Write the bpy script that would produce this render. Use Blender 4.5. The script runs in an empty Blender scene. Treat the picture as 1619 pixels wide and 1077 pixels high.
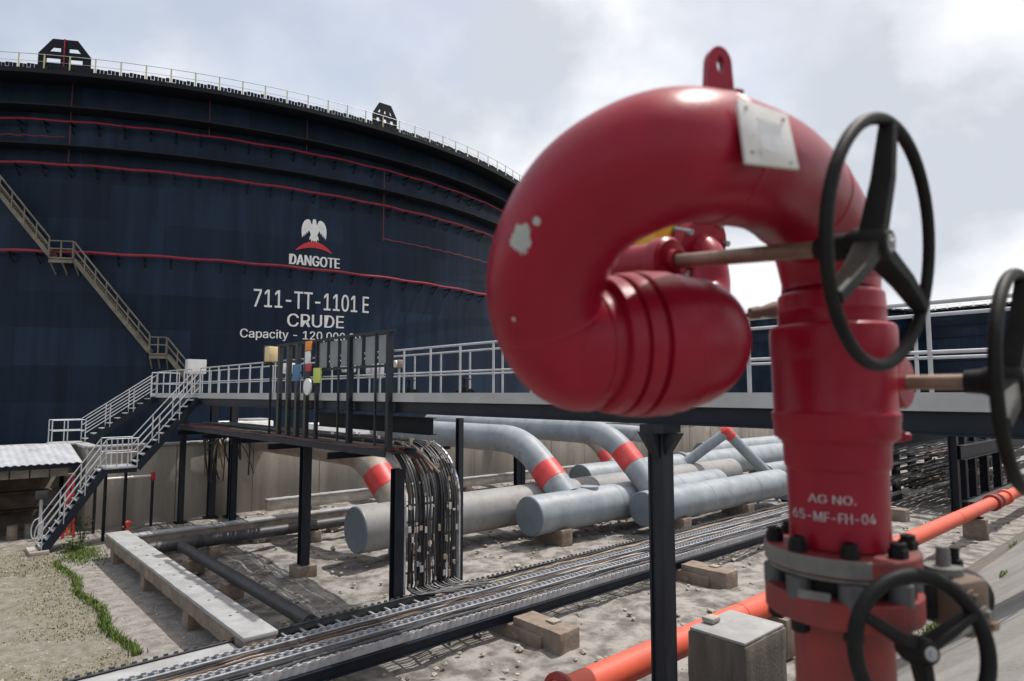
import bpy, bmesh, math, random
from mathutils import Vector, Matrix, noise as mnoise
random.seed(7)
R_ = math.radians
scene = bpy.context.scene

# ------------------------------------------------------------------ camera, world, sun, exposure
EYE = 5.4
FPX = 1030.0                      # focal length in photo pixels (1619 px wide)
PITCH = math.atan((622.0 - 538.5) / FPX)
cam_d = bpy.data.cameras.new("camera")
cam_d.sensor_width = 36.0
cam_d.lens = 36.0 * FPX / 1619.0
cam_d.clip_start = 0.05
cam_d.clip_end = 9000
cam_d.dof.use_dof = True
cam_d.dof.focus_distance = 20.0
cam_d.dof.aperture_fstop = 3.8
cam = bpy.data.objects.new("camera", cam_d)
scene.collection.objects.link(cam)
cam.location = (0, 0, EYE)
cam.rotation_euler = (R_(90) + PITCH, 0, 0)
scene.camera = cam

SUN_EL = R_(65)
SUN_H = Vector((0.80, 0.42, 0)).normalized()      # horizontal direction towards the sun
SUN_DIR = Vector((SUN_H.x * math.cos(SUN_EL), SUN_H.y * math.cos(SUN_EL), math.sin(SUN_EL)))
sun_d = bpy.data.lights.new("sun", 'SUN')
sun_d.energy = 4.2
sun_d.angle = R_(0.6)
sun_d.color = (1.0, 0.96, 0.91)
sun = bpy.data.objects.new("sun", sun_d)
scene.collection.objects.link(sun)
sun.rotation_euler = SUN_DIR.to_track_quat('Z', 'Y').to_euler()
sun.location = (0, 0, 60)

world = bpy.data.worlds.new("World")
scene.world = world
world.use_nodes = True
wn = world.node_tree
for n in list(wn.nodes):
    wn.nodes.remove(n)
L = wn.links.new
w_out = wn.nodes.new('ShaderNodeOutputWorld')
w_bg = wn.nodes.new('ShaderNodeBackground')
w_bg.inputs['Strength'].default_value = 0.1
w_sky = wn.nodes.new('ShaderNodeTexSky')
w_sky.sky_type = 'NISHITA'
w_sky.sun_disc = False
w_sky.sun_elevation = SUN_EL
w_sky.sun_rotation = math.atan2(SUN_H.x, SUN_H.y)
w_sky.dust_density = 3.0
w_tc = wn.nodes.new('ShaderNodeTexCoord')
w_map = wn.nodes.new('ShaderNodeMapping')
w_map.inputs['Scale'].default_value = (1.0, 1.0, 1.45)
w_map.inputs['Location'].default_value = (3.3, 1.2, 0.4)
w_n = wn.nodes.new('ShaderNodeTexNoise')
w_n.inputs['Scale'].default_value = 1.9
w_n.inputs['Detail'].default_value = 9
w_n.inputs['Roughness'].default_value = 0.5
w_n.inputs['Distortion'].default_value = 0.15
w_r = wn.nodes.new('ShaderNodeValToRGB')
w_r.color_ramp.elements[0].position = 0.44
w_r.color_ramp.elements[0].color = (0.42, 0.42, 0.42, 1)
w_r.color_ramp.elements[1].position = 0.56
w_n2 = wn.nodes.new('ShaderNodeTexNoise')
w_n2.inputs['Scale'].default_value = 3.1
w_n2.inputs['Detail'].default_value = 10
w_n2.inputs['Roughness'].default_value = 0.48
w_n2.inputs['Distortion'].default_value = 0.1
w_r2 = wn.nodes.new('ShaderNodeValToRGB')
w_r2.color_ramp.elements[0].position = 0.42
w_r2.color_ramp.elements[0].color = (6.6, 7.0, 7.7, 1)
w_r2.color_ramp.elements[1].position = 0.58
w_r2.color_ramp.elements[1].color = (10.3, 10.4, 10.7, 1)
w_mix = wn.nodes.new('ShaderNodeMix')
w_mix.data_type = 'RGBA'
w_mul = wn.nodes.new('ShaderNodeMix')
w_mul.data_type = 'RGBA'
w_mul.blend_type = 'MULTIPLY'
w_mul.inputs['Factor'].default_value = 1.0
w_mul.inputs['B'].default_value = (1.5, 1.4, 1.3, 1)
sockA = [s for s in w_mix.inputs if s.type == 'RGBA']
mulC = [s for s in w_mul.inputs if s.type == 'RGBA']
mulC[1].default_value = (2.7, 2.35, 1.95, 1)
L(w_tc.outputs['Generated'], w_map.inputs['Vector'])
L(w_map.outputs['Vector'], w_n.inputs['Vector'])
L(w_map.outputs['Vector'], w_n2.inputs['Vector'])
L(w_n.outputs['Fac'], w_r.inputs['Fac'])
L(w_n2.outputs['Fac'], w_r2.inputs['Fac'])
L(w_sky.outputs['Color'], mulC[0])
L([s for s in w_mul.outputs if s.type == 'RGBA'][0], sockA[0])
L(w_r2.outputs['Color'], sockA[1])
L(w_r.outputs['Color'], w_mix.inputs['Factor'])
L([s for s in w_mix.outputs if s.type == 'RGBA'][0], w_bg.inputs['Color'])
L(w_bg.outputs['Background'], w_out.inputs['Surface'])

scene.view_settings.view_transform = 'Standard'
scene.view_settings.look = 'None'
scene.view_settings.gamma = 1
scene.view_settings.exposure = 0.0
scene.cycles.max_bounces = 6

# ------------------------------------------------------------------ site coordinates
A = Vector((0.742, 0.670, 0))      # along the pipes and cable ladders
B = Vector((-0.670, 0.742, 0))     # along the walkway, away from the dike
UP = Vector((0, 0, 1))


def P(s, q, z=0.0):
    return A * s + B * q + UP * z


def at(px, py, d):
    """point seen at photo pixel px,py at forward distance d"""
    x = (px - 809.5) / FPX
    v = (538.5 - py) / FPX
    f = math.cos(PITCH) - v * math.sin(PITCH)
    u = math.sin(PITCH) + v * math.cos(PITCH)
    return Vector((x / f * d, d, EYE + u / f * d))


# ------------------------------------------------------------------ materials
def mat(name, c1, c2=None, scale=4.0, rough=0.6, metal=0.0, bump=0.0, bscale=None, rust=None, rust_amt=0.5, rust_scale=3.0,
        streak=False, coat=0.0, chip=None, detail=6, spec=0.5, r2=None, wpos=(0.35, 0.65), contrast=0.06):
    m = bpy.data.materials.new(name)
    m.use_nodes = True
    nt = m.node_tree
    b = nt.nodes['Principled BSDF']
    ln = nt.links.new
    tc = nt.nodes.new('ShaderNodeTexCoord')
    vec = tc.outputs['Object']
    n = nt.nodes.new('ShaderNodeTexNoise')
    n.inputs['Scale'].default_value = scale
    n.inputs['Detail'].default_value = detail
    n.inputs['Roughness'].default_value = 0.6
    if streak:
        mp = nt.nodes.new('ShaderNodeMapping')
        mp.inputs['Scale'].default_value = (1, 1, 0.12)
        ln(vec, mp.inputs['Vector'])
        ln(mp.outputs['Vector'], n.inputs['Vector'])
    else:
        ln(vec, n.inputs['Vector'])
    r = nt.nodes.new('ShaderNodeValToRGB')
    r.color_ramp.elements[0].position = wpos[0]
    r.color_ramp.elements[1].position = wpos[1]
    r.color_ramp.elements[0].color = (*c1, 1)
    r.color_ramp.elements[1].color = (*(c2 or c1), 1)
    ln(n.outputs['Fac'], r.inputs['Fac'])
    col = r.outputs['Color']
    if rust:
        n2 = nt.nodes.new('ShaderNodeTexNoise')
        n2.inputs['Scale'].default_value = rust_scale
        n2.inputs['Detail'].default_value = 8
        n2.inputs['Roughness'].default_value = 0.65
        ln(vec, n2.inputs['Vector'])
        r2_ = nt.nodes.new('ShaderNodeValToRGB')
        r2_.color_ramp.elements[0].position = 1 - rust_amt
        r2_.color_ramp.elements[1].position = min(1.0, 1 - rust_amt + contrast)
        ln(n2.outputs['Fac'], r2_.inputs['Fac'])
        mx = nt.nodes.new('ShaderNodeMix')
        mx.data_type = 'RGBA'
        cs = [s for s in mx.inputs if s.type == 'RGBA']
        ln(r2_.outputs['Color'], mx.inputs['Factor'])
        ln(col, cs[0])
        cs[1].default_value = (*rust, 1)
        col = [s for s in mx.outputs if s.type == 'RGBA'][0]
    if chip:
        for (cx, cy, cz, rad) in chip:
            n3 = nt.nodes.new('ShaderNodeTexNoise')
            n3.inputs['Scale'].default_value = 60
            n3.inputs['Detail'].default_value = 5
            n3.inputs['Roughness'].default_value = 0.7
            ln(vec, n3.inputs['Vector'])
            d = nt.nodes.new('ShaderNodeVectorMath')
            d.operation = 'DISTANCE'
            ln(vec, d.inputs[0])
            d.inputs[1].default_value = (cx, cy, cz)
            ma = nt.nodes.new('ShaderNodeMath')
            ma.operation = 'MULTIPLY_ADD'
            ln(n3.outputs['Fac'], ma.inputs[0])
            ma.inputs[1].default_value = rad * 1.6
            ln(d.outputs['Value'], ma.inputs[2])
            lt = nt.nodes.new('ShaderNodeMath')
            lt.operation = 'LESS_THAN'
            ln(ma.outputs[0], lt.inputs[0])
            lt.inputs[1].default_value = rad * 1.6
            mx = nt.nodes.new('ShaderNodeMix')
            mx.data_type = 'RGBA'
            cs = [s for s in mx.inputs if s.type == 'RGBA']
            ln(lt.outputs[0], mx.inputs['Factor'])
            ln(col, cs[0])
            cs[1].default_value = (0.33, 0.36, 0.34, 1)
            col = [s for s in mx.outputs if s.type == 'RGBA'][0]
    ln(col, b.inputs['Base Color'])
    b.inputs['Metallic'].default_value = metal
    b.inputs['Specular IOR Level'].default_value = spec
    if r2 is not None:
        mr = nt.nodes.new('ShaderNodeMapRange')
        mr.inputs['To Min'].default_value = rough
        mr.inputs['To Max'].default_value = r2
        ln(n.outputs['Fac'], mr.inputs['Value'])
        ln(mr.outputs['Result'], b.inputs['Roughness'])
    else:
        b.inputs['Roughness'].default_value = rough
    b.inputs['Coat Weight'].default_value = coat
    b.inputs['Coat Roughness'].default_value = 0.15
    if bump:
        nb = nt.nodes.new('ShaderNodeTexNoise')
        nb.inputs['Scale'].default_value = bscale or scale * 4
        nb.inputs['Detail'].default_value = 8
        nb.inputs['Roughness'].default_value = 0.65
        ln(vec, nb.inputs['Vector'])
        bp = nt.nodes.new('ShaderNodeBump')
        bp.inputs['Strength'].default_value = min(1.0, bump)
        bp.inputs['Distance'].default_value = 0.05
        ln(nb.outputs['Fac'], bp.inputs['Height'])
        ln(bp.outputs['Normal'], b.inputs['Normal'])
    return m


M = {}
M['red'] = mat('monitor_red_paint', (0.215, 0.0035, 0.0175), (0.260, 0.0050, 0.0220), 9, 0.29, bump=0.05, bscale=45, coat=0.0, r2=0.38, spec=0.28,
               rust=(0.14, 0.010, 0.016), rust_amt=0.35, rust_scale=9, contrast=0.14)
M['valve_red'] = mat('faded_red_paint', (0.22, 0.022, 0.02), (0.14, 0.02, 0.02), 10, 0.6, bump=0.15, rust=(0.085, 0.045, 0.035), rust_amt=0.47, rust_scale=12, contrast=0.15)
M['black'] = mat('black_iron', (0.006, 0.0065, 0.0065), (0.012, 0.0125, 0.012), 20, 0.5, bump=0.05, r2=0.65, spec=0.16)
M['brass'] = mat('weathered_bronze_shaft', (0.26, 0.19, 0.14), (0.17, 0.11, 0.08), 18, 0.5, metal=0.35, bump=0.05, rust=(0.14, 0.06, 0.035), rust_amt=0.42, rust_scale=20)
M['steel'] = mat('grey_steel', (0.32, 0.33, 0.33), (0.22, 0.23, 0.23), 14, 0.5, metal=0.5)
M['dullsteel'] = mat('dull_grey_primer', (0.10, 0.105, 0.10), (0.16, 0.155, 0.14), 22, 0.65, rust=(0.13, 0.07, 0.04), rust_amt=0.36, rust_scale=25)
M['plate'] = mat('pale_name_plate', (0.50, 0.49, 0.46), (0.62, 0.62, 0.60), 14, 0.5, rust=(0.36, 0.34, 0.31), rust_amt=0.42, rust_scale=25)
M['yellow'] = mat('yellow_paint', (0.62, 0.33, 0.01), (0.55, 0.28, 0.01), 8, 0.4)
M['orange'] = mat('orange_red_paint', (0.64, 0.100, 0.050), (0.54, 0.090, 0.052), 2.2, 0.5, bump=0.04, rust=(0.35, 0.06, 0.035), rust_amt=0.33, rust_scale=6, contrast=0.15)
M['orange_dark'] = mat('dark_red_coupling', (0.26, 0.02, 0.015), (0.18, 0.015, 0.012), 8, 0.5)
M['tank'] = None
M['tank_trim'] = mat('dark_navy_steel', (0.0035, 0.005, 0.008), (0.006, 0.008, 0.012), 1.0, 0.6, spec=0.25)
M['tank_red'] = mat('red_spray_pipe', (0.25, 0.010, 0.026), (0.19, 0.010, 0.024), 1.5, 0.32)
M['tank_dred'] = mat('faded_red_riser', (0.07, 0.012, 0.02), (0.05, 0.012, 0.018), 1.5, 0.5)
M['white_paint'] = mat('white_lettering_paint', (0.78, 0.78, 0.76), (0.66, 0.66, 0.65), 2.0, 0.6)
M['red_mark'] = mat('red_emblem_paint', (0.50, 0.015, 0.02), None, 2.0, 0.5)
M['yellow_post'] = mat('pale_yellow_rail_paint', (0.62, 0.60, 0.36), (0.5, 0.48, 0.28), 3, 0.5)
M['stair_tan'] = mat('dusty_tan_stair_steel', (0.17, 0.155, 0.115), (0.105, 0.098, 0.075), 1.5, 0.6)
M['rail'] = mat('galvanised_rail', (0.52, 0.53, 0.55), (0.38, 0.39, 0.41), 2.5, 0.5, metal=0.2, rust=(0.30, 0.20, 0.14), rust_amt=0.34, rust_scale=2.2)
M['toe'] = mat('pale_grey_kick_plate', (0.42, 0.43, 0.43), (0.34, 0.345, 0.34), 1.2, 0.6, rust=(0.22, 0.20, 0.18), rust_amt=0.35, rust_scale=2.5)
M['navy'] = mat('navy_structural_steel', (0.008, 0.012, 0.020), (0.014, 0.019, 0.028), 1.5, 0.5, spec=0.25, rust=(0.06, 0.05, 0.045), rust_amt=0.31, rust_scale=4)
M['post_grey'] = mat('scuffed_dark_steel', (0.012, 0.016, 0.024), (0.026, 0.030, 0.036), 6, 0.5, rust=(0.10, 0.10, 0.10), rust_amt=0.32, rust_scale=9, streak=True, spec=0.25)
M['grating'] = mat('walkway_grating', (0.22, 0.22, 0.22), (0.16, 0.16, 0.16), 8, 0.6, metal=0.3)
M['pipe'] = mat('pale_blue_grey_pipe_paint', (0.215, 0.25, 0.28), (0.31, 0.34, 0.365), 1.1, 0.5, bump=0.05, bscale=9, rust=(0.17, 0.125, 0.095), rust_amt=0.44, rust_scale=1.5, contrast=0.25, spec=0.35)
M['pipe_dusty'] = mat('dusty_brown_pipe', (0.34, 0.30, 0.26), (0.24, 0.18, 0.14), 1.6, 0.65, bump=0.05, rust=(0.16, 0.08, 0.045), rust_amt=0.42, rust_scale=2.2, contrast=0.2)
M['pipe_soiled'] = mat('soiled_grey_pipe_paint', (0.215, 0.215, 0.21), (0.29, 0.295, 0.295), 1.3, 0.6, bump=0.06, bscale=9, rust=(0.15, 0.09, 0.06), rust_amt=0.47, rust_scale=1.3, contrast=0.25, spec=0.35)
M['pipe_rust'] = mat('rusty_brown_pipe', (0.11, 0.06, 0.04), (0.16, 0.08, 0.045), 2, 0.7, bump=0.08)
M['cap'] = mat('shaded_end_cap_paint', (0.12, 0.15, 0.175), (0.15, 0.18, 0.205), 1.5, 0.5)  # darker than the pipe paint: shade on the caps put into the colour
M['band'] = mat('red_band_paint', (0.55, 0.035, 0.035), (0.62, 0.075, 0.07), 2.0, 0.45, rust=(0.45, 0.16, 0.14), rust_amt=0.36, rust_scale=6)
M['blackpipe'] = mat('black_wrapped_pipe', (0.030, 0.032, 0.036), (0.055, 0.056, 0.06), 4, 0.5, bump=0.12, bscale=14, rust=(0.24, 0.21, 0.18), rust_amt=0.31, rust_scale=2.5)
M['concrete'] = mat('weathered_concrete', (0.40, 0.37, 0.32), (0.26, 0.23, 0.195), 1.1, 0.85, bump=0.25, bscale=10, rust=(0.17, 0.14, 0.115), rust_amt=0.40, rust_scale=1.4, contrast=0.18)
M['concrete_w'] = mat('bleached_concrete', (0.33, 0.34, 0.345), (0.24, 0.24, 0.236), 2.2, 0.8, bump=0.2, bscale=14, rust=(0.27, 0.25, 0.225), rust_amt=0.38, rust_scale=3.5, contrast=0.2)
M['concrete_b'] = mat('brown_stained_concrete', (0.25, 0.20, 0.16), (0.15, 0.115, 0.09), 2.6, 0.9, bump=0.5, bscale=9, rust=(0.36, 0.33, 0.295), rust_amt=0.40, rust_scale=2.8, contrast=0.2)
M['wall'] = mat('stained_wall_concrete', (0.37, 0.335, 0.285), (0.21, 0.19, 0.16), 0.9, 0.9, bump=0.2, bscale=7, streak=True, rust=(0.20, 0.115, 0.065), rust_amt=0.43, rust_scale=0.45, contrast=0.22)
M['galv'] = mat('galvanised_cable_tray', (0.50, 0.52, 0.55), (0.34, 0.355, 0.38), 5, 0.45, metal=0.4, rust=(0.20, 0.18, 0.16), rust_amt=0.36, rust_scale=3)
M['galv_dark'] = mat('dark_cable_tray', (0.055, 0.06, 0.066), (0.095, 0.10, 0.105), 5, 0.5, metal=0.3)
M['cable_black'] = mat('black_cable_sheath', (0.018, 0.018, 0.02), (0.03, 0.03, 0.032), 6, 0.5)
M['cable_brown'] = mat('dusty_brown_cable_sheath', (0.16, 0.105, 0.075), (0.075, 0.05, 0.038), 3, 0.75)
M['cable_tan'] = mat('dusty_tan_cable_sheath', (0.36, 0.29, 0.21), (0.20, 0.16, 0.12), 3, 0.75)
M['cable_white'] = mat('pale_cable_sheath', (0.56, 0.54, 0.52), (0.38, 0.37, 0.36), 4, 0.6)
M['cable_red'] = mat('dull_red_cable_sheath', (0.14, 0.045, 0.04), (0.09, 0.03, 0.03), 4, 0.6)
M['panel'] = mat('grey_sheet_panel', (0.17, 0.185, 0.19), (0.22, 0.235, 0.24), 2, 0.5)
M['roof'] = mat('corrugated_roof_sheet', (0.42, 0.44, 0.47), (0.30, 0.315, 0.34), 1.5, 0.6, metal=0.1, rust=(0.28, 0.23, 0.20), rust_amt=0.36, rust_scale=1.5)
M['blue'] = mat('dark_blue_container_paint', (0.014, 0.028, 0.06), (0.02, 0.04, 0.075), 2, 0.5)
M['cream'] = mat('cream_box', (0.70, 0.55, 0.30), (0.62, 0.48, 0.26), 3, 0.5)
M['sign_blue'] = mat('sky_blue_sign', (0.05, 0.16, 0.30), None, 3, 0.5)
M['sign_green'] = mat('yellow_green_sign', (0.50, 0.58, 0.10), None, 3, 0.5)
M['sign_orange'] = mat('orange_sign', (0.75, 0.25, 0.04), None, 3, 0.5)
M['sign_red'] = mat('red_sign', (0.45, 0.03, 0.05), None, 3, 0.5)
M['white'] = mat('white_enamel', (0.76, 0.76, 0.76), (0.66, 0.66, 0.65), 3, 0.5)
M['leaf'] = mat('green_grass_blades', (0.065, 0.125, 0.018), (0.13, 0.17, 0.035), 2.5, 0.7)
M['dry_leaf'] = mat('dry_grass_blades', (0.24, 0.215, 0.13), (0.13, 0.145, 0.06), 1.2, 0.8)
M['bush'] = mat('shrub_leaves', (0.035, 0.075, 0.015), (0.07, 0.12, 0.03), 3, 0.7)
M['stone'] = mat('rubble_stone', (0.40, 0.36, 0.30), (0.24, 0.21, 0.18), 4, 0.9, bump=0.3)
M['skyfilm'] = M['white']


def ground_mat():
    m = mat('sandy_bund_floor', (0.108, 0.099, 0.091), (0.275, 0.259, 0.239), 1.9, 0.95, bump=1.0, bscale=3.2, rust=(0.10, 0.088, 0.075), rust_amt=0.46,
            rust_scale=0.9, contrast=0.12, detail=12, wpos=(0.38, 0.58))
    return m


M['ground'] = ground_mat()
M['apron'] = mat('dusty_apron_concrete', (0.27, 0.255, 0.235), (0.15, 0.139, 0.126), 3.2, 0.95, bump=0.8, bscale=9, rust=(0.15, 0.13, 0.11), rust_amt=0.45, rust_scale=1.6, contrast=0.12, detail=10)
M['turf'] = mat('dry_gravel_turf', (0.225, 0.205, 0.178), (0.125, 0.118, 0.085), 3.5, 0.95, bump=0.8, bscale=12, rust=(0.115, 0.115, 0.06), rust_amt=0.47, rust_scale=0.8, contrast=0.2, detail=12)
M['pad'] = mat('pale_tank_pad_gravel', (0.30, 0.28, 0.25), (0.22, 0.205, 0.18), 0.5, 0.95, bump=0.3, bscale=3)


def dike_mat():
    m = mat('dike_slab_concrete', (0.25, 0.24, 0.225), (0.17, 0.162, 0.15), 1.0, 0.9, bump=0.45, bscale=9, rust=(0.155, 0.14, 0.12), rust_amt=0.42, rust_scale=0.9, contrast=0.18, detail=10)
    return m


M['dike'] = dike_mat()


def tank_mat():
    """navy shell paint with faint weld courses: plates of slightly different tone, laid out round the shell by UV"""
    m = bpy.data.materials.new('navy_tank_paint')
    m.use_nodes = True
    nt = m.node_tree
    ln = nt.links.new
    b = nt.nodes['Principled BSDF']
    uv = nt.nodes.new('ShaderNodeUVMap')
    br = nt.nodes.new('ShaderNodeTexBrick')
    br.inputs['Color1'].default_value = (0.0052, 0.0122, 0.0270, 1)
    br.inputs['Color2'].default_value = (0.0105, 0.0225, 0.0460, 1)
    br.inputs['Mortar'].default_value = (0.012, 0.024, 0.047, 1)
    br.inputs['Scale'].default_value = 1.0
    br.inputs['Mortar Size'].default_value = 0.012
    br.inputs['Brick Width'].default_value = 5.1
    br.inputs['Row Height'].default_value = 2.4
    br.offset = 0.37
    ln(uv.outputs['UV'], br.inputs['Vector'])
    mp = nt.nodes.new('ShaderNodeMapping')
    mp.inputs['Scale'].default_value = (1.2, 0.10, 1)
    ln(uv.outputs['UV'], mp.inputs['Vector'])
    n = nt.nodes.new('ShaderNodeTexNoise')
    n.inputs['Scale'].default_value = 1.0
    n.inputs['Detail'].default_value = 8
    ln(mp.outputs['Vector'], n.inputs['Vector'])
    r = nt.nodes.new('ShaderNodeValToRGB')
    r.color_ramp.elements[0].position = 0.35
    r.color_ramp.elements[0].color = (0.75, 0.75, 0.75, 1)
    r.color_ramp.elements[1].position = 0.75
    r.color_ramp.elements[1].color = (1.5, 1.5, 1.4, 1)
    ln(n.outputs['Fac'], r.inputs['Fac'])
    mx = nt.nodes.new('ShaderNodeMix')
    mx.data_type = 'RGBA'
    mx.blend_type = 'MULTIPLY'
    mx.inputs['Factor'].default_value = 1.0
    cs = [s for s in mx.inputs if s.type == 'RGBA']
    ln(br.outputs['Color'], cs[0])
    ln(r.outputs['Color'], cs[1])
    ln([s for s in mx.outputs if s.type == 'RGBA'][0], b.inputs['Base Color'])
    b.inputs['Roughness'].default_value = 0.42
    b.inputs['Specular IOR Level'].default_value = 0.14
    return m


M['tank'] = tank_mat()


# ------------------------------------------------------------------ builders
def root_of(o):
    while o.parent is not None:
        o = o.parent
    return o


ROUGH = {'saddle_block': 0.022, 'block': 0.02, 'upstand': 0.02, 'pier': 0.02, 'footing': 0.018, 'top_slab': 0.010, 'body': 0, 'coping': 0.02, 'foot_pad': 0.015, 'rubble_lump': 0.03}


class MB:
    def __init__(self):
        self.v, self.f, self.uv = [], [], {}

    def add(self, vs, fs):
        k = len(self.v)
        self.v += [Vector(v) for v in vs]
        self.f += [tuple(i + k for i in f) for f in fs]
        return self

    def box(self, c, dx, dy, dz, ex=A, ey=B, ez=UP):
        """box centred on c, sizes along ex, ey, ez"""
        c = Vector(c)
        hx, hy, hz = Vector(ex) * dx / 2, Vector(ey) * dy / 2, Vector(ez) * dz / 2
        vs = [c + sx * hx + sy * hy + sz * hz for sz in (-1, 1) for sy in (-1, 1) for sx in (-1, 1)]
        return self.add(vs, [(0, 2, 3, 1), (4, 5, 7, 6), (0, 1, 5, 4), (2, 6, 7, 3), (0, 4, 6, 2), (1, 3, 7, 5)])

    def bar(self, a, b, w, h, up=UP):
        """rectangular bar from a to b; w sideways, h along up"""
        a, b = Vector(a), Vector(b)
        d = (b - a)
        l = d.length
        d.normalize()
        side = d.cross(Vector(up))
        if side.length < 1e-4:
            side = d.cross(Vector((1, 0, 0)))
        side.normalize()
        u = side.cross(d).normalized()
        return self.box((a + b) / 2, l, w, h, d, side, u)

    def hbeam(self, a, b, w, h, up=UP, tf=0.02, tw=0.02):
        a, b = Vector(a), Vector(b)
        d = (b - a).normalized()
        side = d.cross(Vector(up))
        if side.length < 1e-4:
            side = d.cross(A)
        side.normalize()
        u = side.cross(d).normalized()
        l = (b - a).length
        c = (a + b) / 2
        self.box(c + u * (h / 2 - tf / 2), l, w, tf, d, side, u)
        self.box(c - u * (h / 2 - tf / 2), l, w, tf, d, side, u)
        return self.box(c, l, tw, h - 2 * tf, d, side, u)

    def tube(self, path, r, n=12, cap=True, closed=False):
        path = [Vector(p) for p in path]
        m = len(path)
        rs = r if isinstance(r, (list, tuple)) else [r] * m
        tang = []
        for i in range(m):
            if closed:
                t = path[(i + 1) % m] - path[i - 1]
            else:
                t = path[min(i + 1, m - 1)] - path[max(i - 1, 0)]
            tang.append(t.normalized())
        t0 = tang[0]
        ref = UP if abs(t0.z) < 0.9 else Vector((1, 0, 0))
        x = t0.cross(ref).normalized()
        k = len(self.v)
        for i in range(m):
            t = tang[i]
            x = (x - t * x.dot(t)).normalized()
            y = t.cross(x)
            for j in range(n):
                a = 2 * math.pi * j / n
                self.v.append(path[i] + (x * math.cos(a) + y * math.sin(a)) * rs[i])
        rng = m if closed else m - 1
        for i in range(rng):
            i2 = (i + 1) % m
            for j in range(n):
                j2 = (j + 1) % n
                self.f.append((k + i * n + j, k + i * n + j2, k + i2 * n + j2, k + i2 * n + j))
        if cap and not closed:
            self.f.append(tuple(k + j for j in reversed(range(n))))
            self.f.append(tuple(k + (m - 1) * n + j for j in range(n)))
        return self

    def lathe(self, o, axis, prof, n=48, cap=True):
        """prof: list of (t along axis, radius)"""
        o, axis = Vector(o), Vector(axis).normalized()
        ref = UP if abs(axis.z) < 0.9 else Vector((1, 0, 0))
        x = axis.cross(ref).normalized()
        y = axis.cross(x)
        k = len(self.v)
        m = len(prof)
        for (t, r) in prof:
            for j in range(n):
                a = 2 * math.pi * j / n
                self.v.append(o + axis * t + (x * math.cos(a) + y * math.sin(a)) * r)
        for i in range(m - 1):
            for j in range(n):
                j2 = (j + 1) % n
                self.f.append((k + i * n + j, k + i * n + j2, k + (i + 1) * n + j2, k + (i + 1) * n + j))
        if cap:
            self.f.append(tuple(k + j for j in reversed(range(n))))
            self.f.append(tuple(k + (m - 1) * n + j for j in range(n)))
        return self

    def prism(self, poly, o, ux, uy, depth):
        """poly: 2D points, laid on ux,uy from o, extruded by the vector depth"""
        o, ux, uy, depth = Vector(o), Vector(ux), Vector(uy), Vector(depth)
        n = len(poly)
        a = [o + ux * p[0] + uy * p[1] for p in poly]
        b = [p + depth for p in a]
        fs = [tuple(reversed(range(n))), tuple(range(n, 2 * n))]
        fs += [(i, (i + 1) % n, n + (i + 1) % n, n + i) for i in range(n)]
        return self.add(a + b, fs)

    def build(self, name, material, parent=None, smooth=35, bevel=0.0, origin=None, rough=None):
        base = Vector(root_of(parent).location) if parent is not None else (Vector(origin) if origin is not None else self.base())
        me = bpy.data.meshes.new(name)
        me.from_pydata([tuple(v - base) for v in self.v], [], self.f)
        me.update()
        bm = bmesh.new()
        bm.from_mesh(me)
        bmesh.ops.recalc_face_normals(bm, faces=bm.faces)
        if bevel:
            ed = [e for e in bm.edges if len(e.link_faces) == 2 and e.calc_face_angle(0) > 0.6]
            bmesh.ops.bevel(bm, geom=ed, offset=bevel, segments=2, affect='EDGES', profile=0.5)
        if rough is None and name in ROUGH:
            rough = ROUGH[name]
        if rough:
            for it in range(7):
                ed = [e for e in bm.edges if e.calc_length() > 0.22]
                if not ed or len(bm.faces) > 6000: break
                bmesh.ops.subdivide_edges(bm, edges=ed, cuts=1, use_grid_fill=True)
            bmesh.ops.triangulate(bm, faces=[f for f in bm.faces if len(f.verts) > 4])
            for v in bm.verts:
                w = v.co + base
                nz = Vector((mnoise.noise(w * 2.3), mnoise.noise(w * 2.3 + Vector((9, 0, 0))), mnoise.noise(w * 2.3 + Vector((0, 9, 0)))))
                n2 = mnoise.noise(w * 9.0)
                v.co += (nz * 0.7 + v.normal * n2 * 0.8) * rough
        bm.to_mesh(me)
        bm.free()
        if smooth:
            me.shade_smooth()
            me.set_sharp_from_angle(angle=R_(smooth))
        me.materials.append(material)
        o = bpy.data.objects.new(name, me)
        scene.collection.objects.link(o)
        if parent is not None:
            o.parent = parent
        else:
            o.location = base
        return o

    def base(self):
        n = len(self.v)
        c = sum(self.v, Vector()) / n
        return Vector((c.x, c.y, min(v.z for v in self.v)))


def tag(o, label=None, cat=None, group=None, kind=None):
    if label: o['label'] = label
    if cat: o['category'] = cat
    if group: o['group'] = group
    if kind: o['kind'] = kind
    return o


def thing(name, label, cat, loc, group=None):
    o = bpy.data.objects.new(name, None)
    scene.collection.objects.link(o)
    o.location = loc
    o.empty_display_size = 0.2
    return tag(o, label, cat, group)


def copies(o, offs):
    out = []
    for d in offs:
        c = o.copy()
        scene.collection.objects.link(c)
        c.parent = o.parent
        c.location = Vector(o.location) + Vector(d)
        out.append(c)
    return out


def spline(pts, n=10):
    """Catmull-Rom through the points"""
    pts = [Vector(p) for p in pts]
    q = [pts[0] * 2 - pts[1]] + pts + [pts[-1] * 2 - pts[-2]]
    out = []
    for i in range(1, len(q) - 2):
        a, b, c, d = q[i - 1], q[i], q[i + 1], q[i + 2]
        for k in range(n):
            t = k / n
            out.append(0.5 * ((2 * b) + (c - a) * t + (2 * a - 5 * b + 4 * c - d) * t * t + (3 * b - a - 3 * c + d) * t ** 3))
    out.append(pts[-1])
    return out


def sans_font():
    import os
    try:
        return bpy.data.fonts.load(os.path.join(bpy.utils.system_resource('DATAFILES'), 'fonts', 'Inter.woff2'))
    except Exception:
        return None


SANS = sans_font()


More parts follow.
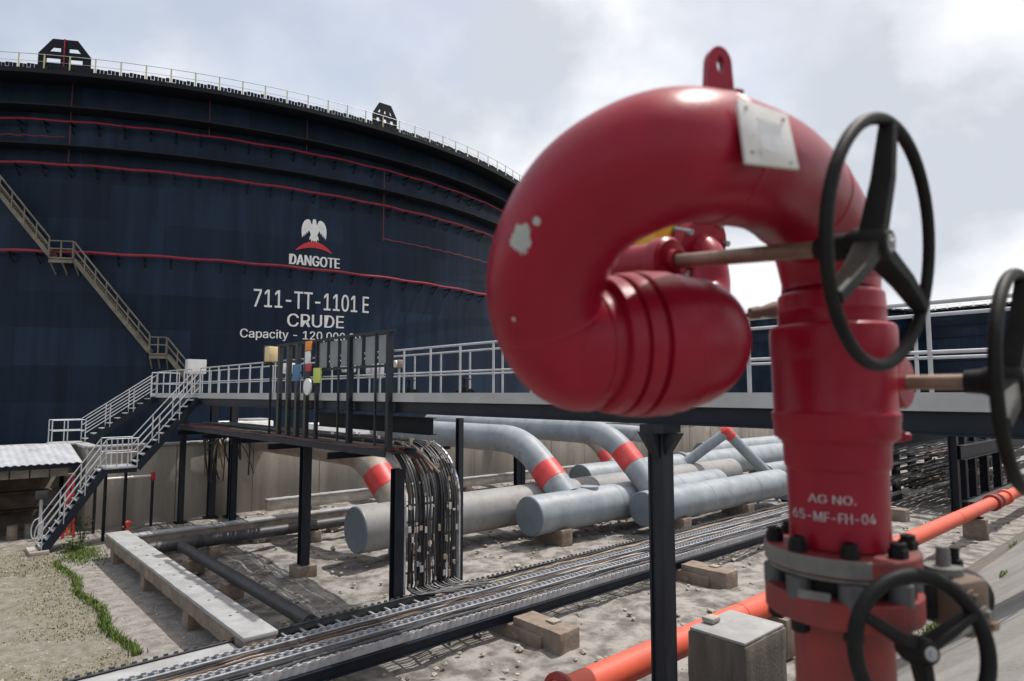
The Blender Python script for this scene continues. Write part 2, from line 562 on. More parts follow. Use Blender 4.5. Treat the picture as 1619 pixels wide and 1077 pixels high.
def text_poly(body, bold=0.0):
    cu = bpy.data.curves.new('lettering', 'FONT')
    if SANS: cu.font = SANS
    cu.body = body
    cu.resolution_u = 3
    ob = bpy.data.objects.new('lettering', cu)
    scene.collection.objects.link(ob)
    dg = bpy.context.evaluated_depsgraph_get()
    me = bpy.data.meshes.new_from_object(ob.evaluated_get(dg))
    if not len(me.polygons): raise RuntimeError('no lettering')
    vs = [(v.co.x, v.co.y) for v in me.vertices]
    fs = [tuple(p.vertices) for p in me.polygons]
    bpy.data.objects.remove(ob)
    bpy.data.curves.remove(cu)
    bpy.data.meshes.remove(me)
    if bold:
        k = len(vs)
        b0, f0 = list(vs), list(fs)
        vs, fs = [], []
        for i, dx in enumerate((-bold, 0.0, bold)):
            vs += [(x + dx, y) for (x, y) in b0]
            fs += [tuple(j + i * k for j in f) for f in f0]
    x0, x1 = min(v[0] for v in vs), max(v[0] for v in vs)
    return [(v[0] - x0, v[1]) for v in vs], fs, x1 - x0


def handwheel(parent, hub, n, radius, rim_r, turn, spoke_w=(0.036, 0.024), hub_r=0.026, dish=0.0):
    """three-spoked hand wheel: the rim is the part, spokes, hub and nut its sub-parts"""
    hub, n = Vector(hub), Vector(n).normalized()
    u = (UP - n * UP.dot(n)).normalized()
    w = u.cross(n)
    ring = [hub + n * dish + (u * math.cos(2 * math.pi * i / 56) + w * math.sin(2 * math.pi * i / 56)) * (radius - rim_r) for i in range(56)]
    rim = MB().tube(ring, rim_r, 14, closed=True).build('handwheel', M['black'], parent)
    for k in range(3):
        a = R_(turn + 120 * k)
        d = u * math.cos(a) + w * math.sin(a)
        e = d.cross(n)
        mb = MB()
        p0, p1 = hub + d * hub_r * 0.6, hub + d * (radius - rim_r * 1.4) + n * dish
        t0, t1 = spoke_w
        th0, th1 = 0.012, 0.007
        vs = []
        for (p, t, th) in ((p0, t0, th0), ((p0 + p1) / 2 + n * dish * 0.2, (t0 + t1) * 0.46, th0 * 0.85), (p1, t1, th1)):
            vs += [p + e * t / 2 + n * th, p + e * t * 0.35 + n * th * 1.5, p - e * t * 0.35 + n * th * 1.5, p - e * t / 2 + n * th,
                   p - e * t / 2 - n * th, p + e * t / 2 - n * th]
        fs = [(5, 4, 3, 2, 1, 0), (12, 13, 14, 15, 16, 17)]
        for s in (0, 6):
            fs += [(s + i, s + (i + 1) % 6, s + 6 + (i + 1) % 6, s + 6 + i) for i in range(6)]
        mb.add(vs, fs)
        mb.build('spoke', M['black'], rim, smooth=50)
    MB().lathe(hub - n * 0.03, n, [(0, hub_r * 0.9), (0.012, hub_r * 1.15), (0.045, hub_r * 1.1), (0.055, hub_r * 0.8)], 28).build('hub', M['black'], rim)
    MB().lathe(hub + n * 0.0225, n, [(0, hub_r * 0.55), (0.004, hub_r * 0.55), (0.0042, hub_r * 0.25), (0.007, hub_r * 0.22)], 20).build('nut', M['steel'], rim)
    return rim


# ------------------------------------------------------------------ the ground
def frange(a, b, st):
    n = int(round((b - a) / st))
    return [a + st * i for i in range(n + 1)]


def sstep(a, b, x):
    t = max(0.0, min(1.0, (x - a) / (b - a)))
    return t * t * (3 - 2 * t)


def make_ground():
    S = [-4000, -1200, -300, -80, -30] + frange(-14, 5.2, 0.6) + frange(5.4, 36, 0.16) + frange(36.5, 46, 0.5) + [55, 80, 160, 500, 1500, 4000]
    Q = [-4000, -1200, -300, -80, -30, -8, 0] + frange(5.1, 31.5, 0.16) + [36, 60, 200, 600, 1500, 4000]
    mb = MB()
    vs = []
    for q in Q:
        for s in S:
            z = 0.0
            w = sstep(5.6, 7.0, s) * sstep(5.2, 7, q) * (1 - sstep(29.0, 31, q)) * (1 - sstep(40, 46, s))
            if w > 0:
                z = w * (0.10 * mnoise.noise((s * 0.35, q * 0.35, 1.3)) + 0.06 * mnoise.noise((s * 0.95, q * 0.95, 4.2)) + 0.045 * mnoise.noise((s * 2.1, q * 2.1, 7.7)) + 0.045 * abs(mnoise.noise((s * 4.3, q * 4.3, 2.7)))) - 0.04 * w
            vs.append(P(s, q, z))
    n = len(S)
    fs = [(j * n + i, j * n + i + 1, (j + 1) * n + i + 1, (j + 1) * n + i) for j in range(len(Q) - 1) for i in range(n - 1)]
    mb.add(vs, fs)
    o = mb.build('ground', M['ground'], origin=(0, 0, 0), smooth=60)
    tag(o, 'sandy uneven ground of the bund floor under the pipes and cable ladders', kind='structure')


make_ground()


def sheet(name, pts, material, label):
    mb = MB().add(pts, [tuple(range(len(pts)))])
    return tag(mb.build(name, material, origin=(0, 0, 0), smooth=0), label, kind='structure')


sheet('turf', [P(-60, 13.45, 0.006), P(3.5, 13.45, 0.006), P(3.6, 29.5, 0.006), P(-60, 29.5, 0.006)], M['turf'], 'dry gravelly turf left of the grass line')
sheet('apron_path', [P(3.5, 13.45, 0.006), P(5.55, 13.45, 0.006), P(5.55, 30.6, 0.006), P(3.6, 30.6, 0.006)], M['apron'], 'dusty pale concrete apron beside the raised white beam')
# tank pad: higher ground behind the retaining wall
mb = MB()
mb.add([P(5.2, 30.95, 2.0), P(600, 30.95, 2.0), P(600, 900, 2.0), P(-400, 900, 2.0), P(-400, 33.5, 2.0), P(5.2, 33.5, 2.0)], [(0, 1, 2, 3, 4, 5)])
tag(mb.build('terrain_pad', M['pad'], origin=(0, 0, 0), smooth=0), 'raised gravel pad carrying the storage tanks behind the retaining wall', kind='structure')

# dike: concrete faced slope that falls from the camera's bank to the bund floor
mb = MB()
prof = [(-40.0, 3.9), (0.85, 3.9), (0.95, 3.86), (2.5, 2.66), (2.56, 2.56), (4.2, 1.32), (4.27, 1.21), (6.0, -0.05)]
rows = frange(-20, 80, 1.0)
vs = []
for i, s in enumerate(rows):
    for (q, z) in prof:
        vs.append(P(s, q, z + 0.02 * mnoise.noise((s * 0.5, q * 0.7, 3.1)) * (1 if q > 0 else 0)))
n = len(prof)
mb.add(vs, [(i * n + j, i * n + j + 1, (i + 1) * n + j + 1, (i + 1) * n + j) for i in range(len(rows) - 1) for j in range(n - 1)])
dk = mb.build('dike_slope', M['dike'], origin=(0, 0, 0), smooth=20)
dk.data.materials.append(mat('dark_dike_toe', (0.17, 0.155, 0.135), (0.10, 0.09, 0.075), 1.6, 0.95, bump=0.7, bscale=7, rust=(0.30, 0.27, 0.235), rust_amt=0.40, rust_scale=1.6, contrast=0.15))  # toe strip in a darker tone than the slabs above
dk.data.materials.append(mat('dark_slab_joint', (0.07, 0.065, 0.055), (0.12, 0.11, 0.09), 3, 0.95))
for i, pl_ in enumerate(dk.data.polygons):
    pl_.material_index = (0, 0, 0, 2, 0, 2, 1)[i % 7]
tag(dk, 'grey concrete slab slope of the containment dike, right', kind='structure')


def blades(name, material, spots, label, hmin, hmax, lean=0.5, wid=0.012, kind='stuff', parent=None, cat='grass'):
    mb = MB()
    for (p, h_s) in spots:
        a = random.uniform(0, 6.283)
        h = random.uniform(hmin, hmax) * h_s
        d = Vector((math.cos(a), math.sin(a), 0))
        e = Vector((-d.y, d.x, 0))
        ln_ = random.uniform(0.1, lean) * h
        w = wid * random.uniform(0.7, 1.5)
        mb.add([p - e * w, p + e * w, p + d * ln_ * 0.4 + UP * h * 0.6 + e * w * 0.7, p + d * ln_ + UP * h], [(0, 1, 2), (0, 2, 3)])
    return tag(mb.build(name, material, origin=(0, 0, 0), smooth=0), label, cat, kind=kind)


sp = []
for i in range(3000):
    t = random.random()
    q = 15.5 + 10.2 * t
    dens = 0.5 + 0.5 * mnoise.noise((q * 0.9, 0, 2.2))
    if random.random() > 0.35 + dens: continue
    s = 3.52 + random.gauss(0, 0.06) + 0.08 * math.sin(q * 1.7)
    sp.append((P(s, q, 0), 0.6 + 0.8 * dens))
for i in range(1500):                                     # greener patch at the foot of the stair and the far end of the beam
    s, q = random.gauss(4.25, 0.3), random.gauss(26.3, 0.8)
    sp.append((P(s, q, 0), 0.9))
blades('grass', M['leaf'], sp, 'bright green grass growing in the joint between turf and apron', 0.06, 0.17, 0.8)
sp = []
while len(sp) < 7000:
    s, q = random.uniform(-3, 3.45), random.uniform(13.6, 28)
    v = mnoise.noise((s * 0.55, q * 0.55, 9.1)) + 0.35 * sstep(1.5, 3.5, s)
    if v > random.uniform(-0.05, 0.7): sp.append((P(s, q, 0), 1.0))
blades('dry_grass', M['dry_leaf'], sp, 'sparse dry grass and weeds scattered over the gravel turf', 0.02, 0.07, 1.6)
sp = []
for i in range(700):
    s = random.uniform(12, 26)
    q = random.choice((2.53, 4.24)) + random.gauss(0, 0.03)
    if mnoise.noise((s * 0.6, q, 0.3)) < 0.05: continue
    z = 3.86 - (q - 0.95) * 0.77
    sp.append((P(s, q, z), 1.0))
for i in range(500):
    s, q = random.gauss(9.2, 0.35), random.gauss(2.55, 0.05)
    sp.append((P(s, q, 3.86 - (q - 0.95) * 0.77 - 0.02), 0.8))
blades('weeds', M['leaf'], sp, 'low weeds growing in the joints of the dike slabs', 0.05, 0.14, 1.0)

mb = MB()
for i in range(1700):
    s, q = random.uniform(5.7, 34), random.uniform(6.6, 30)
    r = random.uniform(0.02, 0.085) * (1.6 if random.random() < 0.08 else 1)
    c = P(s, q, r * 0.3)
    vs = []
    for (x, y, z) in ((1, 0, 0), (-1, 0, 0), (0, 1, 0), (0, -1, 0), (0, 0, 1), (0, 0, -1), (.6, .6, .5), (-.6, .5, .6), (.5, -.7, .4), (-.6, -.6, .5)):
        vs.append(c + Vector((x, y, z * 0.7)) * r * random.uniform(0.7, 1.3))
    bm = bmesh.new()
    bv = [bm.verts.new(v) for v in vs]
    bmesh.ops.convex_hull(bm, input=bv)
    bm.verts.index_update()
    mb.add([v.co.copy() for v in bm.verts], [tuple(v.index for v in f.verts) for f in bm.faces])
    bm.free()
tag(mb.build('rubble', M['stone'], origin=(0, 0, 0), smooth=0), 'loose pale stones strewn over the sandy bund floor', 'rubble', kind='stuff')


mb = MB()
for i in range(2600):
    s, q = random.uniform(-3.5, 5.0), random.uniform(13.6, 29)
    r = random.uniform(0.012, 0.035) * (1.7 if random.random() < 0.06 else 1)
    c = P(s, q, r * 0.35)
    k = len(mb.v)
    a = random.uniform(0, 6.28)
    vs = [c + Vector((math.cos(a + j * 1.57), math.sin(a + j * 1.57), 0)) * r * random.uniform(0.7, 1.3) for j in range(4)] + [c + UP * r * 0.8, c - UP * r * 0.5]
    mb.add(vs, [(0, 1, 4), (1, 2, 4), (2, 3, 4), (3, 0, 4), (1, 0, 5), (2, 1, 5), (3, 2, 5), (0, 3, 5)])
tag(mb.build('gravel', M['stone'], origin=(0, 0, 0), smooth=0), 'grey gravel stones lying on the turf and apron at left', 'gravel', kind='stuff')


def shrub(loc, r, h, label, seed):
    rnd = random.Random(seed)
    o = thing('weed_shrub', label, 'shrub', loc)
    mb, st = MB(), MB()
    for k in range(9):
        a = rnd.uniform(0, 6.28)
        top = Vector(loc) + Vector((math.cos(a), math.sin(a), 0)) * r * rnd.uniform(0.2, 0.8) + UP * h * rnd.uniform(0.6, 1)
        st.tube([Vector(loc), (Vector(loc) + top) / 2 + UP * 0.08, top], [0.012, 0.009, 0.004], 5)
        for j in range(26):
            t = rnd.uniform(0.2, 1.05)
            c = Vector(loc).lerp(top, t) + Vector((rnd.gauss(0, .1), rnd.gauss(0, .1), rnd.gauss(0, .07)))
            if c.z < 0.02: c.z = 0.02
            d = Vector((rnd.uniform(-1, 1), rnd.uniform(-1, 1), rnd.uniform(-.4, .8))).normalized()
            e = d.cross(UP).normalized()
            l, w = rnd.uniform(0.06, 0.13), rnd.uniform(0.02, 0.04)
            mb.add([c, c + d * l * .5 + e * w, c + d * l, c + d * l * .5 - e * w], [(0, 1, 2, 3)])
    mb.build('leaves', M['bush'], o, smooth=0)
    st.build('stem', M['cable_brown'], o)


shrub(P(4.55, 28.1, 0), 0.5, 1.1, 'green leafy weed shrub growing under the lower flight of the access stair', 3)
shrub(P(4.15, 27.0, 0), 0.35, 0.5, 'low weed shrub between the stair foot and the raised white beam', 5)


# ------------------------------------------------------------------ storage tanks
def storage_tank(c, label, detail=True, R=40.0, z0=2.0, z1=25.9):
    c = Vector((c[0], c[1], 0))
    T = thing('storage_tank', label, 'storage tank', c + UP * z0, 'crude oil storage tanks')

    def cp(deg, z, r=R):
        a = R_(deg)
        return c + Vector((math.cos(a) * r, math.sin(a) * r, z))

    N = 240
    # shell with UV in metres
    me = bpy.data.meshes.new('shell')
    zs = [z0, z0 + 4.8, z0 + 9.6, z0 + 14.4, z0 + 19.2, z1]
    vs, fs, uvs = [], [], []
    for z in zs:
        for i in range(N):
            vs.append(tuple(cp(360 * i / N, z) - T.location))
    for k in range(len(zs) - 1):
        for i in range(N):
            j = (i + 1) % N
            fs.append((k * N + i, k * N + j, (k + 1) * N + j, (k + 1) * N + i))
            u0, u1 = 2 * math.pi * R * i / N, 2 * math.pi * R * (i + 1) / N
            uvs += [(u0, zs[k]), (u1, zs[k]), (u1, zs[k + 1]), (u0, zs[k + 1])]
    me.from_pydata(vs, [], fs)
    ul = me.uv_layers.new(name='UVMap')
    for i, u in enumerate(uvs):
        ul.data[i].uv = u
    me.shade_smooth()
    me.materials.append(M['tank'])
    sh = bpy.data.objects.new('shell', me)
    scene.collection.objects.link(sh)
    sh.parent = T

    def ring(r0, r1, za, zb, name, material, parent=T, n=N):
        mb = MB()
        vs, fs = [], []
        for i in range(n):
            d = 360 * i / n
            vs += [cp(d, za, r0), cp(d, za, r1), cp(d, zb, r1), cp(d, zb, r0)]
        for i in range(n):
            j = (i + 1) % n
            for k in range(4):
                k2 = (k + 1) % 4
                fs.append((i * 4 + k, j * 4 + k, j * 4 + k2, i * 4 + k2))
        return mb.add(vs, fs).build(name, material, parent, smooth=30)

    # floating roof, just below the rim
    ring(0.2, R - 0.05, z1 - 1.7, z1 - 1.6, 'roof', M['tank_trim'])
    ring(R, R + 1.95, z1 - 0.22, z1 - 0.12, 'wind_girder', M['tank_trim'])
    ring(R + 1.95, R + 2.01, z1 - 0.34, z1 - 0.04, 'girder_lip', M['tank_trim'])
    if detail:
        ring(R, R + 1.2, 21.25, 21.33, 'stiffener_shade_ring', M['tank_trim'])
        ring(R, R + 1.35, 23.75, 23.83, 'stiffener_shade_ring', M['tank_trim'])  # ring added and made wide to blacken the band below the rim

    # railing on the top girder
    a0, a1, st = (-128, -8, 2.0) if detail else (-180, 0, 4.0)
    span = []
    d = a0
    while d <= a1:
        span.append(d)
        d += st
    mb = MB()
    for zz, rr in ((1.02, 0.022), (0.55, 0.014)):
        mb.tube([cp(a0 + (a1 - a0) * i / 120, z1 - 0.1 + zz, R + 1.9) for i in range(121)], rr, 6)
    mb.build('top_rail', M['rail'], T)
    mb = MB()
    for d in span:
        mb.bar(cp(d, z1 - 0.1, R + 1.9), cp(d, z1 + 0.94, R + 1.9), 0.06, 0.06)
    tag(mb.build('rail_posts', M['yellow_post'], T), kind='stuff') if not detail else None
    if detail:
        for d in span:
            MB().bar(cp(d, z1 - 0.1, R + 1.9), cp(d, z1 + 0.94, R + 1.9), 0.07, 0.07).build('rail_post', M['yellow_post'], T)
    # kick plates between the posts
    mb = MB()
    for k in range(len(span) - 1):
        if detail: mb = MB()
        m_ = 6
        for i in range(m_):
            dA = span[k] + st * (0.06 + 0.88 * i / m_)
            dB = span[k] + st * (0.06 + 0.88 * (i + 1) / m_) - (0.04 if i < m_ - 1 else 0)
            zc = 0.02 * ((i * 7 + k * 3) % 4)
            mb.bar(cp(dA, z1 + 0.08 + zc, R + 1.94), cp(dB, z1 + 0.08 + zc, R + 1.94), 0.03, 0.26)
        if detail: mb.build('kick_plate', M['tank_trim'], T, smooth=0)
    if not detail:
        mb.build('kick_plate', M['tank_trim'], T, smooth=0)
        mb = MB()
        for zz in (13.5, 19.5, 22.5):
            mb.tube([cp(360 * i / 120, zz, R + 0.5) for i in range(120)], 0.12, 6, closed=True)
        mb.build('spray_pipe', M['tank_trim'], T)
        return T, cp

    # red water spray rings on brackets
    def spray(z, da, db, r=0.085, off=0.55, name='spray_pipe', nb=2.2):
        o = MB().tube([cp(da + (db - da) * i / 150, z + 0.03 * math.sin(i * 0.9), R + off) for i in range(151)], r, 8).build(name, M['tank_red'], T)
        d = max(da, -101) + 0.5
        while d < min(db, -32) and nb:
            mb = MB()
            mb.bar(cp(d, z - r - 0.05, R), cp(d, z - r - 0.05, R + off + 0.12), 0.10, 0.09)
            mb.bar(cp(d, z - r - 0.60, R + 0.03), cp(d, z - r - 0.07, R + off), 0.07, 0.06)
            mb.build('bracket', M['tank_trim'], o, smooth=0)
            d += nb

    spray(14.45, -128, -8, 0.10, 0.6)
    spray(20.2, -128, -8)
    spray(23.1, -128, -8, 0.075)
    spray(22.05, -110, -79.0, 0.035, 0.4, nb=0)
    spray(17.55, -48.7, -8, 0.03, 0.45, nb=0)
    for d, za, zb in ((-78.56, 20.4, 26.0), (-48.6, 17.4, 23.1), (-66.8, 23.1, 26.0), (-57.5, 23.1, 26.0)):
        MB().tube([cp(d, za, R + 0.42), cp(d, zb, R + 0.42)], 0.045, 8).build('riser_pipe', M['tank_dred'], T)

    # foam pourer hoods on the rim: splayed steel cases with slots
    for deg, w, hh, cols in ((-78.5, 3.0, 2.1, 2), (-49.7, 2.1, 2.0, 3)):
        a = R_(deg)
        nrm = Vector((math.cos(a), math.sin(a), 0))
        tg = UP.cross(nrm)
        o = cp(deg, z1 - 0.05, R + 1.7)

        def wid(t):
            return w * (1.0 if t < 0.52 else 1.0 - 0.52 * (t - 0.52) / 0.48) / 2

        mb = MB()
        bands = [(0, 0.24), (0.40, 0.60), (0.74, 1.0)]
        for (t0, t1) in bands:
            pts = [(-wid(t0), t0 * hh), (wid(t0), t0 * hh)]
            if t0 < 0.52 < t1: pts.append((wid(0.52), 0.52 * hh))
            pts += [(wid(t1), t1 * hh), (-wid(t1), t1 * hh)]
            if t0 < 0.52 < t1: pts.append((-wid(0.52), 0.52 * hh))
            mb.prism(pts, o, tg, UP, nrm * 0.12)
        for (t0, t1) in ((0.24, 0.40), (0.60, 0.74)):
            for k in range(cols + 1):
                f = -1 + 2 * k / cols
                bw = w * 0.075
                x0, x1 = f * (wid(t0) - bw), f * (wid(t1) - bw)
                mb.prism([(x0 - bw, t0 * hh), (x0 + bw, t0 * hh), (x1 + bw, t1 * hh), (x1 - bw, t1 * hh)], o, tg, UP, nrm * 0.12)
        h = mb.build('foam_hood', M['tank_trim'], T, smooth=0)
        mb = MB()
        if deg < -70:
            mb.bar(o + nrm * 0.18 + UP * 0.0 + tg * 0.02, o + nrm * 0.18 + UP * hh, 0.07, 0.07)
            mb.build('foam_pipe', M['tank_red'], h)

    # stair that winds down the shell
    def stair_run(d0, zA, d1, zB, n):
        o = None
        for off, nm in ((0.12, 'stair_stringer'), (1.0, 'stair_stringer')):
            mb = MB()
            for i in range(n):
                t0, t1 = i / n, (i + 1) / n
                mb.bar(cp(d0 + (d1 - d0) * t0, zA + (zB - zA) * t0, R + off), cp(d0 + (d1 - d0) * t1, zA + (zB - zA) * t1, R + off), 0.05, 0.26)
            s_ = mb.build(nm, M['stair_tan'], T, smooth=0)
            o = o or s_
        mb = MB()
        k = int(abs(zA - zB) / 0.22)
        for i in range(k):
            t = (i + 0.5) / k
            p0, p1 = cp(d0 + (d1 - d0) * t, zA + (zB - zA) * t, R + 0.15), cp(d0 + (d1 - d0) * t, zA + (zB - zA) * t, R + 0.98)
            mb.bar(p0, p1, 0.22, 0.03)
        mb.build('stair_tread', M['stair_tan'], T, smooth=0)
        mb = MB()
        for zz in (0.62, 1.12):
            mb.tube([cp(d0 + (d1 - d0) * i / n, zA + (zB - zA) * i / n + zz, R + 1.03) for i in range(n + 1)], 0.055, 6)
        for i in range(0, n + 1, 2):
            p = cp(d0 + (d1 - d0) * i / n, zA + (zB - zA) * i / n, R + 1.03)
            mb.bar(p, p + UP * 1.12, 0.07, 0.07)
        mb.build('stair_rail', M['stair_tan'], T)

    def landing(d0, d1, z):
        mb = MB()
        mb.bar(cp(d0, z, R + 0.55), cp(d1, z, R + 0.55), 1.1, 0.10)
        mb.bar(cp(d0, z - 0.2, R + 1.05), cp(d1, z - 0.2, R + 1.05), 0.08, 0.2)
        for d in (d0, (d0 + d1) / 2, d1):
            mb.bar(cp(d, z, R + 1.08), cp(d, z + 1.1, R + 1.08), 0.07, 0.07)
            mb.bar(cp(d, z - 0.9, R + 0.05), cp(d, z - 0.1, R + 1.0), 0.08, 0.08)
        for zz in (0.6, 1.1):
            mb.bar(cp(d0, z + zz, R + 1.08), cp(d1, z + zz, R + 1.08), 0.07, 0.07)
        mb.build('stair_landing', M['stair_tan'], T, smooth=0)

    stair_run(-91.0, 24.6, -79.35, 14.15, 22)
    landing(-79.3, -77.4, 13.95)
    stair_run(-77.35, 13.9, -71.0, 8.1, 14)
    landing(-70.95, -69.6, 7.95)
    stair_run(-69.55, 7.9, -66.9, 5.5, 6)
    MB().box(cp(-67.1, 7.15, R + 1.3), 1.15, 0.7, 0.95).build('cable_box', M['white'], T, bevel=0.05)

    # painted lettering and emblem, following the shell
    def paint(name, vs, fs, dA, dB, zA, zB, width, height, cap_h, material, parent=T, sub=True):
        mb = MB()
        pts = []
        for i, (x, y) in enumerate(vs):
            t = x / width
            pts.append(cp(dA + (dB - dA) * t, zA + (zB - zA) * t + y / cap_h * height, R + 0.03 + 0.004 * (i * 3 // len(vs))))
        mb.add(pts, fs)
        return mb.build(name, material, parent, smooth=0)

    for body, dA, dB, zA, zB, h, bold in (
            ('DANGOTE', -58.85, -53.45, 14.78, 14.82, 1.08, 0.035),
            ('711-TT-1101 E', -62.2, -49.95, 11.5, 11.62, 1.80, 0.012),
            ('CRUDE', -58.87, -52.85, 10.22, 10.3, 1.32, 0.012),
            ('Capacity - 120,000.00', -63.35, -50.9, 9.30, 9.35, 0.86, 0.012)):
        vs, fs, w = text_poly(body, bold)
        cap_h = 0.727 if SANS else 0.70
        paint('lettering', vs, fs, dA, dB, zA, zB, w, h, cap_h, M['white_paint'])
    # emblem: a pale spread-winged bird above a red arc
    half = [(0.0, 1.72), (0.09, 1.70), (0.14, 1.58), (0.16, 1.36), (0.21, 1.28), (0.26, 1.42), (0.34, 1.60), (0.46, 1.66), (0.62, 1.62), (0.77, 1.50), (0.88, 1.30),
            (0.95, 1.05), (0.97, 0.75), (0.95, 0.45), (0.90, 0.22), (0.83, 0.50), (0.79, 0.30), (0.71, 0.60), (0.66, 0.42), (0.57, 0.74), (0.51, 0.58), (0.42, 0.86),
            (0.33, 0.72), (0.25, 0.50), (0.34, 0.34), (0.36, 0.10), (0.24, 0.20), (0.20, -0.04), (0.10, 0.12), (0.0, 0.02)]
    bird = half + [(-x, y) for (x, y) in reversed(half[1:-1])]
    paint('emblem_bird', [(x + 0.97, y) for x, y in bird], [tuple(range(len(bird)))], -57.66, -55.0, 16.60, 16.63, 1.94, 1.72, 1.72, M['white_paint'])
    arc = []
    for i in range(13):
        t = -1 + i / 6
        arc.append((t * 1.35, 0.72 * (1 - t * t) - 0.05))
    for i in reversed(range(13)):
        t = -1 + i / 6
        arc.append((t * 1.30, 0.30 * (1 - t * t) - 0.10))
    paint('emblem_arc', [(x + 1.35, y) for x, y in arc], [(i, i + 1, 24 - i, 25 - i) for i in range(12)], -58.2, -54.35, 15.95, 15.98, 2.7, 0.72, 0.72, M['red_mark'])
    return T, cp


storage_tank((-36.91, 80.98), 'huge dark navy tank with white lettering, red spray rings and a winding stair')
t2 = at(1265, 622, 212)
storage_tank((t2.x, t2.y), 'distant navy tank seen behind the red monitor riser and walkway railing', detail=False, z1=27.5)
t3 = at(1640, 622, 182)
storage_tank((t3.x, t3.y), 'distant navy tank behind the handwheels at the right edge of the scene', detail=False, z1=26.6)

# ------------------------------------------------------------------ retaining wall
mb = MB()
def wall_seg(name, a, b, z0, z1, th, label):
    W = thing(name, label, 'wall', Vector(a) + UP * z0)
    a, b = Vector(a), Vector(b)
    d = (b - a)
    l = d.length
    d.normalize()
    nrm = UP.cross(d)
    mb = MB().box((a + b) / 2 + UP * (z0 + z1) / 2, l, th, z1 - z0, d, nrm, UP)
    mb.build('wall_face', M['wall'], W, bevel=0.03)
    mb = MB().box((a + b) / 2 + UP * (z1 + 0.055), l + 0.02, th + 0.14, 0.11, d, nrm, UP)
    mb.build('coping', M['concrete_w'], W, bevel=0.02)
    n = int(l / 3.2)
    mb = MB()
    for i in range(1, n):
        p = a + d * (l * i / n)
        mb.box(p - nrm * (th / 2 + 0.0) + UP * (z0 + z1) / 2, 0.035, 0.012, z1 - z0 - 0.02, d, nrm, UP)
    mb.build('joint', M['cable_brown'], W, smooth=0)
    return W


wall_seg('retaining_wall', P(5.0, 30.8), P(90, 30.8), -0.3, 3.2, 0.35, 'long stained concrete retaining wall behind the pipes and walkway posts')
wall_seg('retaining_wall', P(-45, 33.35), P(5.0, 33.35), -0.3, 3.2, 0.35, 'set back concrete retaining wall behind the shed')
wall_seg('retaining_wall', P(5.18, 33.2), P(5.18, 30.95), -0.3, 3.19, 0.34, 'short return of concrete wall beside the shed roof end')

# white concrete boxes on the tank pad
for (s, q, w, d, h, lab) in ((13.2, 36.5, 2.6, 1.6, 1.9, 'white concrete box on the tank pad, far one behind the wall'),
                             (19.0, 34.2, 6.2, 1.8, 1.75, 'long white concrete box on the tank pad behind the screen posts'),):
    o = thing('valve_pit', lab, 'concrete box', P(s, q, 2.0))
    MB().box(P(s, q, 2.0 + h / 2), w, d, h).build('wall', M['white'], o, bevel=0.04)
    MB().box(P(s + w * 0.2, q, 2.0 + h + 0.06), w * 0.5, d * 0.8, 0.12).build('lid', M['concrete_w'], o, bevel=0.02)

# ------------------------------------------------------------------ walkway at eye level
S_NEAR, S_FAR, DECK = 8.1, 9.3, 5.26
Q0, Q1 = -3.0, 34.6
walk = thing('walkway', 'raised steel walkway with white railings on navy beams crossing the site', 'walkway', P(8.7, 0, 0))
MB().box(P(8.7, (Q0 + Q1) / 2, DECK - 0.02), 1.16, Q1 - Q0, 0.04).build('deck', M['grating'], walk, smooth=0)
for s in (S_NEAR, S_FAR):
    MB().hbeam(P(s, Q0, 5.085), P(s, Q1, 5.085), 0.16, 0.27).build('beam', M['navy'], walk, smooth=0)
mb = MB()
for i in range(25):
    mb.hbeam(P(S_NEAR + .1, Q0 + .6 + i * 1.5, 5.05), P(S_FAR - .1, Q0 + .6 + i * 1.5, 5.05), 0.10, 0.2)
mb.build('cross_beam', M['navy'], walk, smooth=0)


def railing(parent, a, b, h=1.12, step=1.5, r=0.024, ends=True, kick=True, kick_off=None, skip=None, double=True):
    """pipe railing from a to b (deck points): top rail, mid rail, kick plate and each post as parts"""
    a, b = Vector(a), Vector(b)
    l = (b - a).length
    d = (b - a).normalized()
    for zz, nm, rr in ((h, 'top_rail', r), (h * 0.52, 'mid_rail', r * 0.85)):
        MB().tube([a + UP * zz, b + UP * zz], rr, 8).build(nm, M['rail'], parent)
    n = max(1, int(round(l / step)))
    MB().tube([a, a + UP * h], r, 8).build('rail_post', M['rail'], parent)
    o = None
    for i in range(1, n + 1):
        p = a + d * (l * i / n)
        if o is None:
            o = MB().tube([p, p + UP * h], r, 8).build('rail_post', M['rail'], parent)
            p1 = p
        else:
            copies(o, [p - p1])
    if kick:
        side = Vector(kick_off or (0, 0, 0))
        MB().bar(a + side + UP * 0.05, b + side + UP * 0.05, 0.012, 0.20).build('kick_plate', M['toe'], parent, smooth=0)


